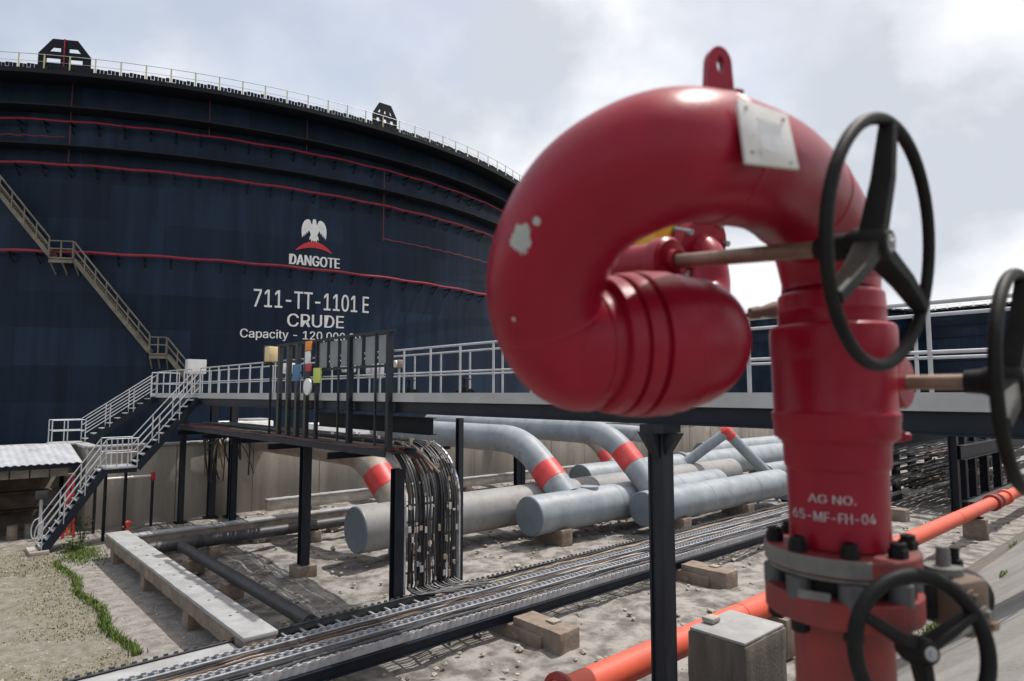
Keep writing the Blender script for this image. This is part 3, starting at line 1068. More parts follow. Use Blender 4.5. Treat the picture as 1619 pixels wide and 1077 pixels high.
# near rail is open where the access stair and the wall stair arrive
railing(walk, P(S_NEAR - .04, Q0, DECK), P(S_NEAR - .04, 27.1, DECK), step=1.05, kick_off=-A * 0.06)
railing(walk, P(S_NEAR - .04, 28.25, DECK), P(S_NEAR - .04, 33.4, DECK), step=1.05, kick_off=-A * 0.06)
railing(walk, P(S_FAR + .04, Q0, DECK), P(S_FAR + .04, 33.4, DECK), step=1.15, kick_off=A * 0.06)
railing(walk, P(S_NEAR, 34.55, DECK), P(S_FAR, 34.55, DECK), step=1.2)
cols = [(8.02, 5.66, 0.26), (9.62, 30.25, 0.28), (10.35, 29.9, 0.28), (8.3, 29.9, 0.2)]
for (s, q, w) in cols:
    mb = MB().hbeam(P(s, q, 0.0), P(s, q, 4.94), w, w, up=B, tf=0.03, tw=0.04)
    if q < 8:
        mb.box(P(s, q, 2.45), w * 0.72, w * 0.9, 4.9)      # boxed column: scuffed plates close the web
    col = mb.build('column', M['post_grey'], walk, smooth=0)
    MB().box(P(s, q, 0.03), w + 0.25, w + 0.25, 0.05).build('base_plate', M['navy'], col, smooth=0)
# cap bracket of the near column
mb = MB()
mb.box(P(8.02, 5.66, 4.89), 0.42, 0.42, 0.12)
mb.prism([(0.12, 0), (0.30, 0), (0.12, -0.36)], P(8.02, 5.59, 4.83), A, UP, B * 0.14)
mb.prism([(-0.12, 0), (-0.30, 0), (-0.12, -0.36)], P(8.02, 5.59, 4.83), A, UP, B * 0.14)
mb.prism([(0.12, 0), (0.36, 0), (0.12, -0.34)], P(7.95, 5.66, 4.83), B, UP, A * 0.14)
mb.prism([(-0.12, 0), (-0.36, 0), (-0.12, -0.34)], P(7.95, 5.66, 4.83), B, UP, A * 0.14)
mb.build('bracket', M['post_grey'], walk, smooth=0)
mb = MB()                                                  # deeper girder under the deck by the drop of the cable rack
mb.hbeam(P(9.25, 13.1, 4.60), P(9.25, 19.2, 4.60), 0.2, 0.42)
mb.build('girder', M['navy'], walk, smooth=0)


# ------------------------------------------------------------------ stairs
def stair(T, top, direction, run, rise, width_dir, width, steps, mid=None):
    """one flight from the point top down along direction; width_dir across; railing both sides"""
    d, wv = Vector(direction), Vector(width_dir)
    top = Vector(top)
    foot = top + d * run - UP * rise
    slope = (foot - top).normalized()
    up2 = wv.cross(slope)
    if up2.z < 0: up2 = -up2
    for k in (0, 1):
        o = top + wv * (width * k)
        MB().bar(o - UP * 0.1, o + d * run - UP * (rise + 0.1), 0.03, 0.26, up=up2).build('stringer', M['navy'], T, smooth=0)
        for hh in (0.98, 0.68, 0.38):
            MB().tube([o + UP * hh, o + d * run + UP * (hh - rise)], 0.022, 6).build('hand_rail', M['rail'], T)
        n = 3
        for i in range(n + 1):
            p = o + d * (run * i / n) - UP * (rise * i / n)
            MB().tube([p - UP * 0.05, p + UP * 0.98], 0.022, 6).build('rail_post', M['rail'], T)
    first = None
    for i in range(steps):
        t = (i + 0.5) / steps
        p = top + d * (run * t) - UP * (rise * t) + wv * width / 2
        if first is None:
            first = MB().box(p, 0.24, width - 0.06, 0.04, d, wv, UP).build('tread', M['galv'], T, smooth=0)
            p0 = p
        else:
            copies(first, [p - p0])
    return foot


acc = thing('access_stair', 'steel stair with two flights and white railings from turf to walkway', 'stair', P(3.4, 27.7, 0))
NA = -A
f1 = stair(acc, P(8.06, 27.2, DECK), NA, 2.05, 2.5, B, 0.95, 10)
zl = DECK - 2.5
MB().box(P(8.06 - 2.05 - 0.5, 27.675, zl - 0.04), 1.0, 1.0, 0.08).build('landing', M['galv'], acc, bevel=0.01)
MB().box(P(8.06 - 2.05 - 0.5, 27.21, zl - 0.13), 1.0, 0.05, 0.2).build('landing_edge', M['navy'], acc, smooth=0)
for q in (27.2, 28.15):
    for (hh, nm) in ((1.0, 'hand_rail'), (0.5, 'hand_rail')):
        MB().tube([P(6.01, q, zl + hh), P(5.01, q, zl + hh)], 0.022, 6).build(nm, M['rail'], acc)
    for s in (5.7, 5.35):
        MB().tube([P(s, q, zl), P(s, q, zl + 1.0)], 0.022, 6).build('rail_post', M['rail'], acc)
f2 = stair(acc, P(5.01, 27.2, zl), NA, 1.75, zl - 0.1, B, 0.95, 11)
for q in (27.2, 28.15):      # rounded ends of the lower hand rails
    MB().tube(spline([P(3.26, q, 1.08), P(3.12, q, 0.98), P(3.05, q, 0.7), P(3.1, q, 0.42), P(3.26, q, 0.4)], 4), 0.022, 6).build('rail_end', M['rail'], acc)
for s in (5.2, 5.85):
    MB().bar(P(s, 28.1, 0), P(s, 28.1, zl - 0.1), 0.08, 0.08).build('prop', M['navy'], acc, smooth=0)
MB().box(P(3.2, 27.68, 0.05), 0.55, 1.25, 0.16).build('foot_pad', M['concrete'], acc, bevel=0.02)

wst = thing('wall_stair', 'short steel stair with white railings leading down to the wall top', 'stair', P(5.0, 33.9, 3.2))
stair(wst, P(8.04, 33.45, DECK), NA, 2.7, 1.95, B, 0.95, 9)
MB().box(P(4.75, 33.95, 3.26), 1.3, 1.15, 0.10).build('landing', M['concrete_w'], wst, bevel=0.02)
MB().box(P(4.85, 33.95, 2.6), 0.9, 0.8, 1.25).build('plinth', M['concrete'], wst, smooth=0)
for q in (33.45, 34.4):
    for hh in (0.95, 0.5):
        MB().tube([P(5.3, q, 3.31 + hh), P(4.15, q, 3.31 + hh)], 0.022, 6).build('hand_rail', M['rail'], wst)
    for s in (4.15, 4.7):
        MB().tube([P(s, q, 3.31), P(s, q, 4.26)], 0.022, 6).build('rail_post', M['rail'], wst)

# ------------------------------------------------------------------ shed with a corrugated lean-to roof
shed = thing('shed', 'open lean-to shed with a bleached corrugated roof against the wall', 'shed', P(0, 30.4, 0))
mb = MB()
s = -6.0
vs, fs = [], []
k = 0
NW = 180
for i in range(NW + 1):
    s = -6.0 + 10.75 * i / NW
    dz = 0.022 * math.sin(i * 2 * math.pi / 4)
    vs += [P(s, 30.05, 2.76 + dz), P(s, 33.1, 3.30 + dz), P(s, 30.05, 2.74 + dz), P(s, 33.1, 3.28 + dz)]
for i in range(NW):
    a, b = i * 4, i * 4 + 4
    fs += [(a, b, b + 1, a + 1), (a + 2, a + 3, b + 3, b + 2), (a, a + 2, b + 2, b)]
mb.add(vs, fs).build('roof', M['roof'], shed, smooth=50)
MB().bar(P(-6, 30.16, 2.64), P(4.7, 30.16, 2.64), 0.08, 0.14).build('eave_beam', M['navy'], shed, smooth=0)
MB().bar(P(4.70, 30.1, 2.68), P(4.70, 33.1, 3.2), 0.05, 0.12).build('barge_board', M['navy'], shed, smooth=0)
for (s, q) in ((4.5, 30.2), (4.5, 32.9), (0.3, 30.2), (-3.5, 30.2)):
    MB().bar(P(s, q, 0), P(s, q, 2.62 + (q - 30.2) * 0.18), 0.11, 0.11).build('post', M['navy'], shed, smooth=0)
MB().box(P(-1.1, 33.0, 1.5), 9.8, 0.06, 3.0).build('back_panel', M['concrete_b'], shed, smooth=0)
mb = MB()
for z in (0.8, 1.5):
    mb.box(P(3.2, 32.6, z), 2.6, 0.5, 0.05)
mb.build('shelf', M['cable_brown'], shed, smooth=0)
mb = MB()
for i in range(8):
    mb.box(P(-0.2 + i * 0.62, 30.9, 2.40), 0.57, 0.04, 0.42)
mb.build('hanging_board', M['concrete'], shed, smooth=0)

ctn = thing('blue_container', 'dark blue metal container standing inside the open shed', 'container', P(1.6, 30.9, 0))
mb = MB().box(P(0.9, 31.2, 1.1), 2.6, 1.5, 2.1)
mb.build('body', M['blue'], ctn, bevel=0.03)
mb = MB()
for i in range(7):
    mb.box(P(-0.1 + i * 0.33, 30.44, 1.1), 0.12, 0.03, 1.9)
mb.build('rib', M['blue'], ctn, smooth=0)
MB().box(P(1.75, 30.42, 1.1), 0.04, 0.05, 1.7).build('lock_bar', M['dullsteel'], ctn, smooth=0)
for (s, q, r, h, m_, lab) in ((2.75, 30.6, 0.17, 0.5, 'concrete_b', 'brown drum on the shed floor nearest the blue container'), (3.25, 30.7, 0.15, 0.48, 'dullsteel', 'grey drum on the shed floor beside the brown drum'),
                              (3.75, 31.0, 0.16, 0.42, 'cable_black', 'black drum on the shed floor nearest the stair')):
    o = thing('drum', lab, 'drum', P(s, q, 0))
    MB().lathe(P(s, q, 0), UP, [(0, r), (h * 0.32, r), (h * 0.34, r * 1.05), (h * 0.37, r), (h * 0.66, r), (h * 0.68, r * 1.05), (h * 0.71, r), (h, r)], 20).build('body', M[m_], o)
    MB().lathe(P(s, q, h), UP, [(0, r * 1.04), (0.03, r * 1.04), (0.031, r * 0.9)], 20).build('rim', M['dullsteel'], o)
pol = thing('pipe_stand', 'pale pipe post with a square head standing inside the shed', 'post', P(3.55, 30.3, 0))
MB().tube([P(3.55, 30.3, 0), P(3.55, 30.3, 1.45)], 0.06, 10).build('pole', M['rail'], pol)
MB().box(P(3.55, 30.3, 1.6), 0.42, 0.2, 0.32).build('head', M['galv_dark'], pol, bevel=0.02)
rst = thing('red_post', 'tall red tapering steel post standing at the shed corner by the stair', 'post', P(4.35, 29.6, 0))
mb = MB()
for k in (-1, 1):
    mb.bar(P(4.35 + 0.17 * k, 29.6, 0.0), P(4.35 + 0.05 * k, 29.6, 2.3), 0.09, 0.09)
mb.build('leg', M['sign_red'], rst, smooth=0)
MB().box(P(4.35, 29.6, 0.85), 0.16, 0.03, 1.5).build('panel', M['orange'], rst, smooth=0)
MB().box(P(4.35, 29.6, 2.33), 0.24, 0.2, 0.14).build('top_cap', M['cable_brown'], rst, bevel=0.02)
hyd = thing('small_red_hydrant', 'small red standpipe near the far end of the raised white beam', 'hydrant', P(5.9, 27.6, 0))
MB().lathe(P(5.9, 27.6, 0), UP, [(0, 0.13), (0.05, 0.13), (0.051, 0.07), (0.62, 0.07), (0.63, 0.11), (0.70, 0.11), (0.74, 0.05)], 16).build('body', M['orange'], hyd)
MB().lathe(P(5.9, 27.6, 0.5), -A, [(0, 0.045), (0.16, 0.045), (0.161, 0.07), (0.2, 0.07)], 12).build('outlet', M['orange_dark'], hyd)
bar_ = thing('barrier', 'white barrier bar with red end brackets fixed before the wall', 'barrier', P(6.3, 29.9, 0))
MB().tube([P(5.2, 29.9, 2.05), P(7.2, 29.9, 2.05)], 0.05, 10).build('rail', M['white'], bar_)
for s in (5.2, 7.2):
    MB().bar(P(s, 29.9, 0), P(s, 29.9, 1.85), 0.08, 0.08).build('post', M['navy'], bar_, smooth=0)
    MB().box(P(s, 29.9, 2.02), 0.16, 0.16, 0.34).build('bracket', M['sign_red'], bar_, bevel=0.02)

# ------------------------------------------------------------------ concrete sleepers and the raised beam frame
def beam(name, label, a, b, w, h, ztop, material, joints=0, piers=(), skirt=None):
    a, b = Vector(a), Vector(b)
    d = (b - a).normalized()
    o = thing(name, label, 'concrete beam', Vector((a.x, a.y, 0)))
    side = UP.cross(d)
    l = (b - a).length
    n = max(1, joints)
    for i in range(n):
        p0 = a + d * (l * i / n + (0.012 if i else 0))
        p1 = a + d * (l * (i + 1) / n)
        MB().box((p0 + p1) / 2 + UP * (ztop - 0.045), (p1 - p0).length, w, 0.09, d, side, UP).build('top_slab', M['concrete_w'], o, bevel=0.015)
    MB().box((a + b) / 2 + UP * (ztop - 0.092 - (h - 0.09) / 2), l - 0.02, w - 0.05, h - 0.09, d, side, UP).build('body', M[material], o, bevel=0.02, rough=0.02)
    for t in piers:
        p = a + d * (l * t)
        MB().box(p + UP * ((ztop - h) / 2 - 0.02), 0.42, w * 0.9, ztop - h + 0.04, d, side, UP).build('pier', M['concrete_b'], o, bevel=0.02)
    return o


wb = beam('raised_beam', 'long raised white topped concrete beam running between grass and black pipe', P(5.06, 12.75), P(5.06, 25.2), 0.66, 0.42, 0.82, 'concrete_b', 1, (0.06, 0.30, 0.62, 0.93))  # body browner and darker than its top slab: side shade in the colour
mb = MB()                                                    # anchor holes in pairs along the top slab
for i in range(7):
    q = 14.2 + i * 1.35
    for s in (4.98, 5.16):
        mb.lathe(P(s, q + (0.1 if s > 5 else 0), 0.822), UP, [(0, 0.035), (0.006, 0.03)], 10)
mb.build('anchor_hole', M['galv_dark'], wb)
beam('kerb_beam', 'low pale concrete strip in three lengths beside the open cable ladder', P(-6.0, 13.08), P(4.70, 13.08), 0.62, 0.36, 0.60, 'concrete_b', 4, (0.1, 0.5, 0.9))
beam('soil_beam', 'brown stained concrete beam along the far side of the beam frame', P(5.42, 24.45), P(15.5, 24.45), 0.5, 0.48, 0.80, 'concrete_b', 1, (0.1, 0.4, 0.7, 0.95))
beam('rubble_wall', 'low ragged concrete edge behind the headers near the wall', P(11.5, 28.9), P(34, 28.9), 0.4, 0.5, 0.75, 'concrete', 5, (0.1, 0.5, 0.9))

bp = thing('black_pipe', 'black pipe crossing between raised beam and post footings towards the cable ladders', 'pipe', P(6.4, 18, 0))
MB().tube([P(6.4, 13.5, 0.55), P(6.4, 22.75, 0.55)], 0.155, 20).build('pipe_run', M['blackpipe'], bp)
for q in (14.0, 18.2, 21.4):
    MB().box(P(6.4, q, 0.19), 0.5, 0.4, 0.44).build('saddle_block', M['concrete_b'], bp, bevel=0.02)
bp = thing('black_pipe', 'long black pipe with pale patches lying along the brown stained beam', 'pipe', P(9, 22.8, 0))
MB().tube([P(5.5, 23.1, 0.55), P(20, 23.1, 0.55)], 0.19, 20).build('pipe_run', M['blackpipe'], bp)
MB().lathe(P(6.9, 23.1, 0.55), A, [(0, 0.20), (0.02, 0.215), (0.2, 0.215), (0.22, 0.20)], 20).build('wrap', M['cable_black'], bp)
for s in (7.5, 11.0, 14.5):
    MB().box(P(s, 23.1, 0.17), 0.4, 0.55, 0.42).build('saddle_block', M['concrete_b'], bp, bevel=0.02)

# ------------------------------------------------------------------ grey header pipes with branches
def header(label, s0, s1, q, z, r, material='pipe', end=False, saddles=()):
    o = thing('header_pipe', label, 'pipe', P(s0, q, 0), 'capped header pipes lying on the bund floor')
    prof = [(0.0, r * 0.985), (0.03, r), (s1 - s0 - 0.4, r)]
    if end:
        prof += [(s1 - s0 - 0.3, r), (s1 - s0 - 0.12, r * 0.92), (s1 - s0, r * 0.62), (s1 - s0 + 0.02, 0.02)]
    else:
        prof += [(s1 - s0, r)]
    MB().lathe(P(s0, q, z), A, prof, 64).build('shell', M[material], o, smooth=40)
    MB().lathe(P(s0, q, z), -A, [(-0.02, r * 0.99), (0.03, r * 0.99), (0.06, r * 0.95), (0.085, r * 0.6), (0.09, 0.01)], 64).build('end_cap', M['cap'], o, smooth=40)
    for t in (0.36, 0.71):
        MB().lathe(P(s0 + (s1 - s0) * t, q, z), A, [(0, r), (0.012, r + 0.012), (0.028, r + 0.012), (0.04, r)], 48, cap=False).build('weld_seam', M[material], o)
    for s in saddles:
        MB().box(P(s, q - 0.03, (z - r * 0.72) / 2 - 0.03), 0.55, r * 2.0, z - r * 0.72 + 0.02).build('saddle_block', M['concrete_b'], o, bevel=0.03)
    return o


def branch(o, s, q, z, r, rise_q, z_top, q_end, band=(0.30, 0.62), material='pipe', ds=0.0):
    """branch that leaves the header upward and away, bends level and runs on under the walkway"""
    p0 = P(s, q, z)
    p1 = P(s + ds, q + rise_q, z_top)
    rad = min(1.2, (p1 - p0).length * 0.42)
    d0 = (p1 - p0).normalized()
    pb = p1 - d0 * rad
    pe = p1 + B * rad
    path = [p0, pb]
    for i in range(1, 10):
        t = i / 10
        path.append(pb * (1 - t) ** 2 + p1 * 2 * t * (1 - t) + pe * t * t)
    path += [pe, P(s + ds, q_end, z_top)]
    b = MB().tube(path, r, 40).build('branch', M[material], o, smooth=50)
    ll = (pb - p0).length
    MB().lathe(p0 + d0 * ll * band[0], d0, [(0, r), (0.01, r + 0.012), (ll * (band[1] - band[0]), r + 0.012), (ll * (band[1] - band[0]) + 0.01, r)], 40, cap=False).build('band', M['band'], b)
    MB().tube([pe, pe + B * 0.05], r + 0.012, 40).build('weld_seam', M[material], b)
    return b


h1 = header('grey capped header pipe behind the drop of the cable rack, leftmost of the row', 10.35, 33.0, 18.75, 1.13, 0.73, 'pipe_soiled', saddles=(12.2, 19, 26))
branch(h1, 12.05, 18.9, 1.5, 0.50, 1.75, 3.28, 31.0, (0.62, 1.14), 'pipe_dusty', -0.35)
h2 = header('grey capped header pipe with a blind opening on top, standing before the leftmost header', 16.15, 28.5, 16.95, 1.08, 0.70, saddles=(17.3, 23.5))
MB().lathe(P(19.35, 16.95, 1.70), UP, [(0, 0.34), (0.13, 0.34), (0.135, 0.30), (0.137, 0.05)], 32).build('blind_nozzle', M['pipe'], h2)
branch(h2, 18.45, 17.3, 1.4, 0.57, 2.35, 3.50, 31.0, (0.42, 0.82), 'pipe', -0.1)
h3 = header('grey capped header pipe behind the dark column, nearest the cable ladders', 20.6, 31.8, 15.35, 1.02, 0.66, end=True, saddles=(22.5, 27.5))
branch(h3, 21.85, 15.6, 1.35, 0.50, 2.3, 3.75, 31.0, (0.72, 1.12), 'pipe', -0.15)
h4 = header('pale grey header pipe with rust flecks far behind the others', 24.0, 46.0, 21.6, 1.15, 0.80, saddles=(26, 34, 42))
MB().lathe(P(32.3, 21.6, 1.15), A, [(0, 0.81), (0.05, 0.90), (0.35, 0.90), (0.4, 0.81)], 48, cap=False).build('coupling', M['cap'], h4)
branch(h4, 26.6, 21.6, 1.5, 0.34, 1.2, 3.1, 31.0, (0.45, 0.95), 'pipe_dusty', -0.3)
h5 = header('thin pale header pipe at the far right end of the pipe rows', 34.6, 60.0, 17.6, 1.0, 0.55, saddles=(37, 46))
h6 = header('pale grey header pipe furthest right against the wall', 40.0, 70.0, 24.8, 1.3, 0.75, saddles=(45, 55))

o = thing('vent_pipe', 'slender pale pipe with a red tip sloping down to the cable ladders', 'pipe', P(32.6, 15.6, 0))
pa, pb_, pc = P(33.0, 15.9, 0.55), P(30.2, 17.3, 3.45), P(29.6, 18.3, 2.55)
MB().tube([pa, pa.lerp(pb_, 0.95), pb_], 0.27, 24).build('pipe_run', M['pipe'], o)
MB().tube([pb_, pc, P(29.2, 19.0, 1.9)], 0.26, 24).build('pipe_run', M['pipe'], o)
dd = (pb_ - pa).normalized()
MB().lathe(pb_ - dd * 0.35, dd, [(0, 0.285), (0.5, 0.285), (0.6, 0.24), (0.64, 0.1)], 24).build('band', M['band'], o)
MB().box(P(33.1, 15.85, 0.25), 0.7, 0.7, 0.5).build('foot_block', M['cap'], o, bevel=0.03)
o = thing('loop_pipe', 'pale hooped pipe bending down behind the red tipped slender pipe', 'pipe', P(27.5, 20, 0))
MB().tube(spline([P(27.2, 27, 3.3), P(28.0, 22.0, 3.3), P(28.6, 20.6, 3.0), P(28.9, 20.2, 2.0), P(28.9, 20.2, 0.2)], 8), 0.42, 28).build('pipe_run', M['pipe'], o)
# ball topped post and steel posts by the wall
for (s, q, z, lab) in ((17.0, 24.0, 3.9, 'dark steel post holding the branch pipes before the stained wall'), (22.2, 24.2, 3.9, 'dark steel post holding the branch pipes nearest the dark column'),
                       (24.2, 26.0, 3.9, 'dark steel post at the wall behind the second header pipe')):
    o = thing('pipe_support', lab, 'post', P(s, q, 0))
    MB().hbeam(P(s, q, 0.2), P(s, q, z - 1.0), 0.26, 0.26, up=B, tf=0.03, tw=0.03).build('post', M['navy'], o, smooth=0)
    MB().box(P(s, q, z - 0.94), 1.6, 0.3, 0.12).build('saddle_beam', M['navy'], o, smooth=0)
    MB().box(P(s, q, 0.12), 0.6, 0.6, 0.3).build('footing', M['concrete_b'], o, bevel=0.02)

# ------------------------------------------------------------------ cable ladders along the ground
LAD = [(11.30, 11.86, 'grey cable ladder with sparse cables, nearest the orange pipe', 5), (12.02, 12.58, 'middle cable ladder packed with dusty brown cables', 9),
       (12.74, 13.34, 'open rung cable ladder beside the pale concrete strip, farthest from the orange pipe', 6)]
LS0, LS1, LZ = -3.0, 36.0, 0.56
for k, (qa, qb, lab, nc) in enumerate(LAD):
    o = thing('cable_ladder', lab, 'cable ladder', P(LS0, (qa + qb) / 2, 0), 'parallel cable ladders along the bund floor')
    for j, q in enumerate((qa, qb)):
        mb = MB()
        dark = (k == 2 and j == 1)
        sg = -1 if j == 0 else 1
        mb.bar(P(LS0, q, LZ), P(LS1, q, LZ), 0.014, 0.13)
        mb.bar(P(LS0, q - sg * 0.022, LZ + 0.072), P(LS1, q - sg * 0.022, LZ + 0.072), 0.055, 0.012)
        s = LS0 + 0.1
        while s < LS1:                                  # row of fixing tabs: the saw-toothed edge in the picture
            mb.box(P(s, q + sg * 0.012, LZ + 0.085), 0.075, 0.03, 0.05)
            s += 0.17
        mb.build('side_rail', M['galv_dark' if dark else 'galv'], o, smooth=0)
    first = MB().box(P(LS0 + 0.3, (qa + qb) / 2, LZ - 0.035), 0.05, qb - qa - 0.02, 0.028).build('rung', M['galv'], o, smooth=0)
    nr = 96
    copies(first, [A * ((LS1 - LS0 - 0.6) * i / nr) for i in range(1, nr)])
    rnd = random.Random(20 + k)
    for c in range(nc):
        q = qa + 0.07 + (qb - qa - 0.14) * (c + 0.5) / nc
        r = rnd.uniform(0.013, 0.028)
        sA = LS0 if k == 1 else (8.9 + rnd.uniform(0, 0.6) if k == 2 else rnd.choice((LS0, 6.5)))
        pts = []
        s = sA
        while s < LS1:
            pts.append(P(s, q + rnd.uniform(-0.05, 0.05), LZ - 0.02 + r + rnd.uniform(0, 0.06)))
            s += 0.7
        mt = (('cable_black', 'cable_tan', 'cable_black', 'cable_brown', 'cable_black', 'cable_white', 'cable_black', 'cable_brown', 'cable_black')[c]) if k == 1 else rnd.choice(('cable_black', 'cable_brown', 'cable_tan', 'cable_black') if k != 0 else ('cable_black', 'cable_brown', 'galv_dark'))
        MB().tube(pts, r, 7).build('cable', M[mt], o)
    if k == 0:
        MB().hbeam(P(LS0, qa - 0.02, LZ - 0.19), P(LS1, qa - 0.02, LZ - 0.19), 0.12, 0.22).build('edge_beam', M['navy'], o, smooth=0)
    if k == 2:
        mb = MB()
        mb.hbeam(P(LS0, qb + 0.02, LZ - 0.19), P(LS1, qb + 0.02, LZ - 0.19), 0.10, 0.2)
        mb.build('edge_beam', M['navy'], o, smooth=0)
for (s, lab, q0) in ((2.2, 'concrete block carrying the cable ladders beside the pale concrete strip', 10.9), (10.35, 'concrete block carrying the cable ladders left of the dark column', 10.15), (17.0, 'concrete block carrying the cable ladders just right of the dark column', 10.2),
                     (24.5, 'concrete block carrying the cable ladders behind the red riser', 10.2), (31.5, 'concrete block carrying the cable ladders before the dark cable frame', 10.2)):
    o = thing('support_block', lab, 'concrete block', P(s, 11.9, 0), 'concrete blocks under the cable ladders')
    MB().box(P(s, (q0 + 13.3) / 2, 0.11), 0.75, 13.3 - q0, 0.3).build('block', M['concrete_b'], o, bevel=0.025)
    MB().box(P(s, q0 + 0.22, 0.14), 0.62, 1.45, 0.62).build('upstand', M['concrete_b'], o, bevel=0.025)
    MB().box(P(s + 0.12, q0 + 0.1, 0.47), 0.25, 0.25, 0.045).build('bearing_pad', M['concrete'], o, bevel=0.01)
    MB().hbeam(P(s, q0 + 0.5, 0.32), P(s, 13.3, 0.32), 0.12, 0.11).build('cross_channel', M['navy'], o, smooth=0)

# ------------------------------------------------------------------ elevated cable rack and its drop to the ground ladder
RZ = 4.02
rk = thing('cable_rack', 'raised cable rack under the walkway with cables curving down to the ground', 'cable rack', P(9.65, 14, 0))
RAD = 1.35
QD = 13.62


def drop_path(s, lift=0.0, q_far=30.0, jig=0.0, rnd=random, zend=0.62, wob=0.0):
    pts = []
    q = q_far
    while q > QD + RAD + 0.05:
        pts.append(P(s + rnd.uniform(-jig, jig), q, RZ + lift + rnd.uniform(0, jig)))
        q -= 1.3
    for i in range(9):
        a = R_(90 * i / 8)
        rr = RAD + lift
        pts.append(P(s + rnd.uniform(-jig, jig) * 0.6, QD + RAD - math.sin(a) * rr, RZ - RAD + math.cos(a) * rr))
    z = RZ - RAD - 0.5
    while z > zend + 0.1:
        pts.append(P(s + rnd.uniform(-jig, jig), QD - lift + rnd.uniform(-jig, jig) * 0.5, z))
        z -= 0.45
    pts.append(P(s, QD - lift, zend))
    return pts


for s in (8.78, 10.42, 9.3, 9.9):
    path = drop_path(s)
    mb = MB()
    for a, b in zip(path[:-1], path[1:]):
        up = A.cross((b - a).normalized())
        mb.bar(a, b, 0.05 if s in (8.78, 10.42) else 0.04, 0.16 if s in (8.78, 10.42) else 0.26, up=up)
    mb.build('side_rail', M['galv' if s in (8.78, 10.42) else 'post_grey'], rk, smooth=0)
first = MB().box(P(9.6, 29.5, RZ - 0.04), 1.62, 0.05, 0.03).build('rung', M['galv_dark'], rk, smooth=0)
copies(first, [-B * (0.45 * i) for i in range(1, 33)])
mb = MB()
z = RZ - RAD
while z > 0.8:
    mb.box(P(9.6, QD + 0.05, z), 1.62, 0.03, 0.05)
    z -= 0.4
mb.build('drop_rung', M['galv'], rk, smooth=0)
rnd = random.Random(5)
for i in range(34):
    s = 8.86 + 1.5 * (i + 0.5) / 34
    lf = rnd.uniform(0.01, 0.12)
    path = drop_path(s, lf, 30.0 if rnd.random() < 0.8 else 20, 0.018, rnd)
    if rnd.random() < 0.75:                       # many run on into the ground ladder
        e = path[-1]
        path = path[:-1] + [e + UP * 0.12, e + A * rnd.uniform(0.15, 0.3) - B * 0.25, e + A * 0.9 - B * rnd.uniform(0.3, 1.0) + UP * 0.02]
    mt = rnd.choice(('cable_black',) * 6 + ('galv_dark', 'galv_dark', 'cable_red', 'galv_dark', 'cable_brown'))
    MB().tube(spline(path, 2), rnd.uniform(0.014, 0.034), 7).build('cable', M[mt], rk)
for i in range(90):                                # cable clips: small pale pieces scattered over the bundle
    s = rnd.uniform(8.85, 10.35)
    u = rnd.random()
    if u < 0.55:
        c = P(s, QD - rnd.uniform(0.05, 0.15), rnd.uniform(0.8, RZ - RAD))
    elif u < 0.8:
        a = R_(rnd.uniform(5, 85))
        rr = RAD + 0.13
        c = P(s, QD + RAD - math.sin(a) * rr, RZ - RAD + math.cos(a) * rr)
    else:
        c = P(s, rnd.uniform(QD + RAD, 19), RZ + 0.13)
    MB().box(c, rnd.uniform(0.03, 0.10), 0.03, rnd.uniform(0.03, 0.16)).build('cable_clip', M[rnd.choice(('cable_white', 'cable_tan', 'galv'))], rk, smooth=0)
for s in (7.62, 8.42):                              # narrow side tray that carries the panel screen
    MB().bar(P(s, 12.6, RZ + 0.05), P(s, 29.5, RZ + 0.05), 0.05, 0.15).build('side_rail', M['post_grey'], rk, smooth=0)
first = MB().box(P(8.02, 29.2, RZ + 0.02), 0.78, 0.06, 0.03).build('rung', M['galv_dark'], rk, smooth=0)
copies(first, [-B * (0.6 * i) for i in range(1, 28)])
for i in range(9):
    s = 7.7 + 0.66 * (i + 0.5) / 9
    pts = [P(s + rnd.uniform(-.05, .05), 12.9 + k * 1.2 + rnd.uniform(0, .3), RZ + 0.08 + rnd.uniform(0, 0.07)) for k in range(14)]
    if i % 2: pts = [P(8.9 + i * 0.09, 13.25, RZ - 0.55), P(8.7 + i * 0.05, 13.15, RZ - 0.15), P(s + 0.3, 13.0, RZ + 0.1)] + pts[1:]
    MB().tube(spline(pts, 2), rnd.uniform(0.018, 0.038), 6).build('cable', M[rnd.choice(('cable_black', 'cable_brown', 'cable_black', 'cable_tan', 'cable_red'))], rk)
for (s, q, w, zt, mt) in ((8.55, 13.55, 0.24, 3.6, 'navy'), (10.56, 13.75, 0.15, 4.75, 'post_grey'), (8.72, 18.95, 0.27, RZ - 0.09, 'post_grey'), (8.72, 25.0, 0.2, RZ - 0.1, 'navy')):
    pst = MB().hbeam(P(s, q, 0.2), P(s, q, zt), w, w, up=B, tf=0.025, tw=0.03).build('post', M[mt], rk, smooth=0)
    if q > 15:
        MB().box(P(s, q, 0.13), 0.62, 0.62, 0.36).build('footing', M['concrete_b'], pst, bevel=0.025)
for q in (15.2, 18.95, 22, 25.0, 28):
    MB().hbeam(P(7.55, q, RZ - 0.17), P(10.6, q, RZ - 0.17), 0.12, 0.16).build('cross_beam', M['navy'], rk, smooth=0)
rnd = random.Random(31)
hg = thing('hanging_cables', 'bunch of dusty cables sagging from the rack end beside the stair head', 'cables', P(8.6, 28.5, 0))
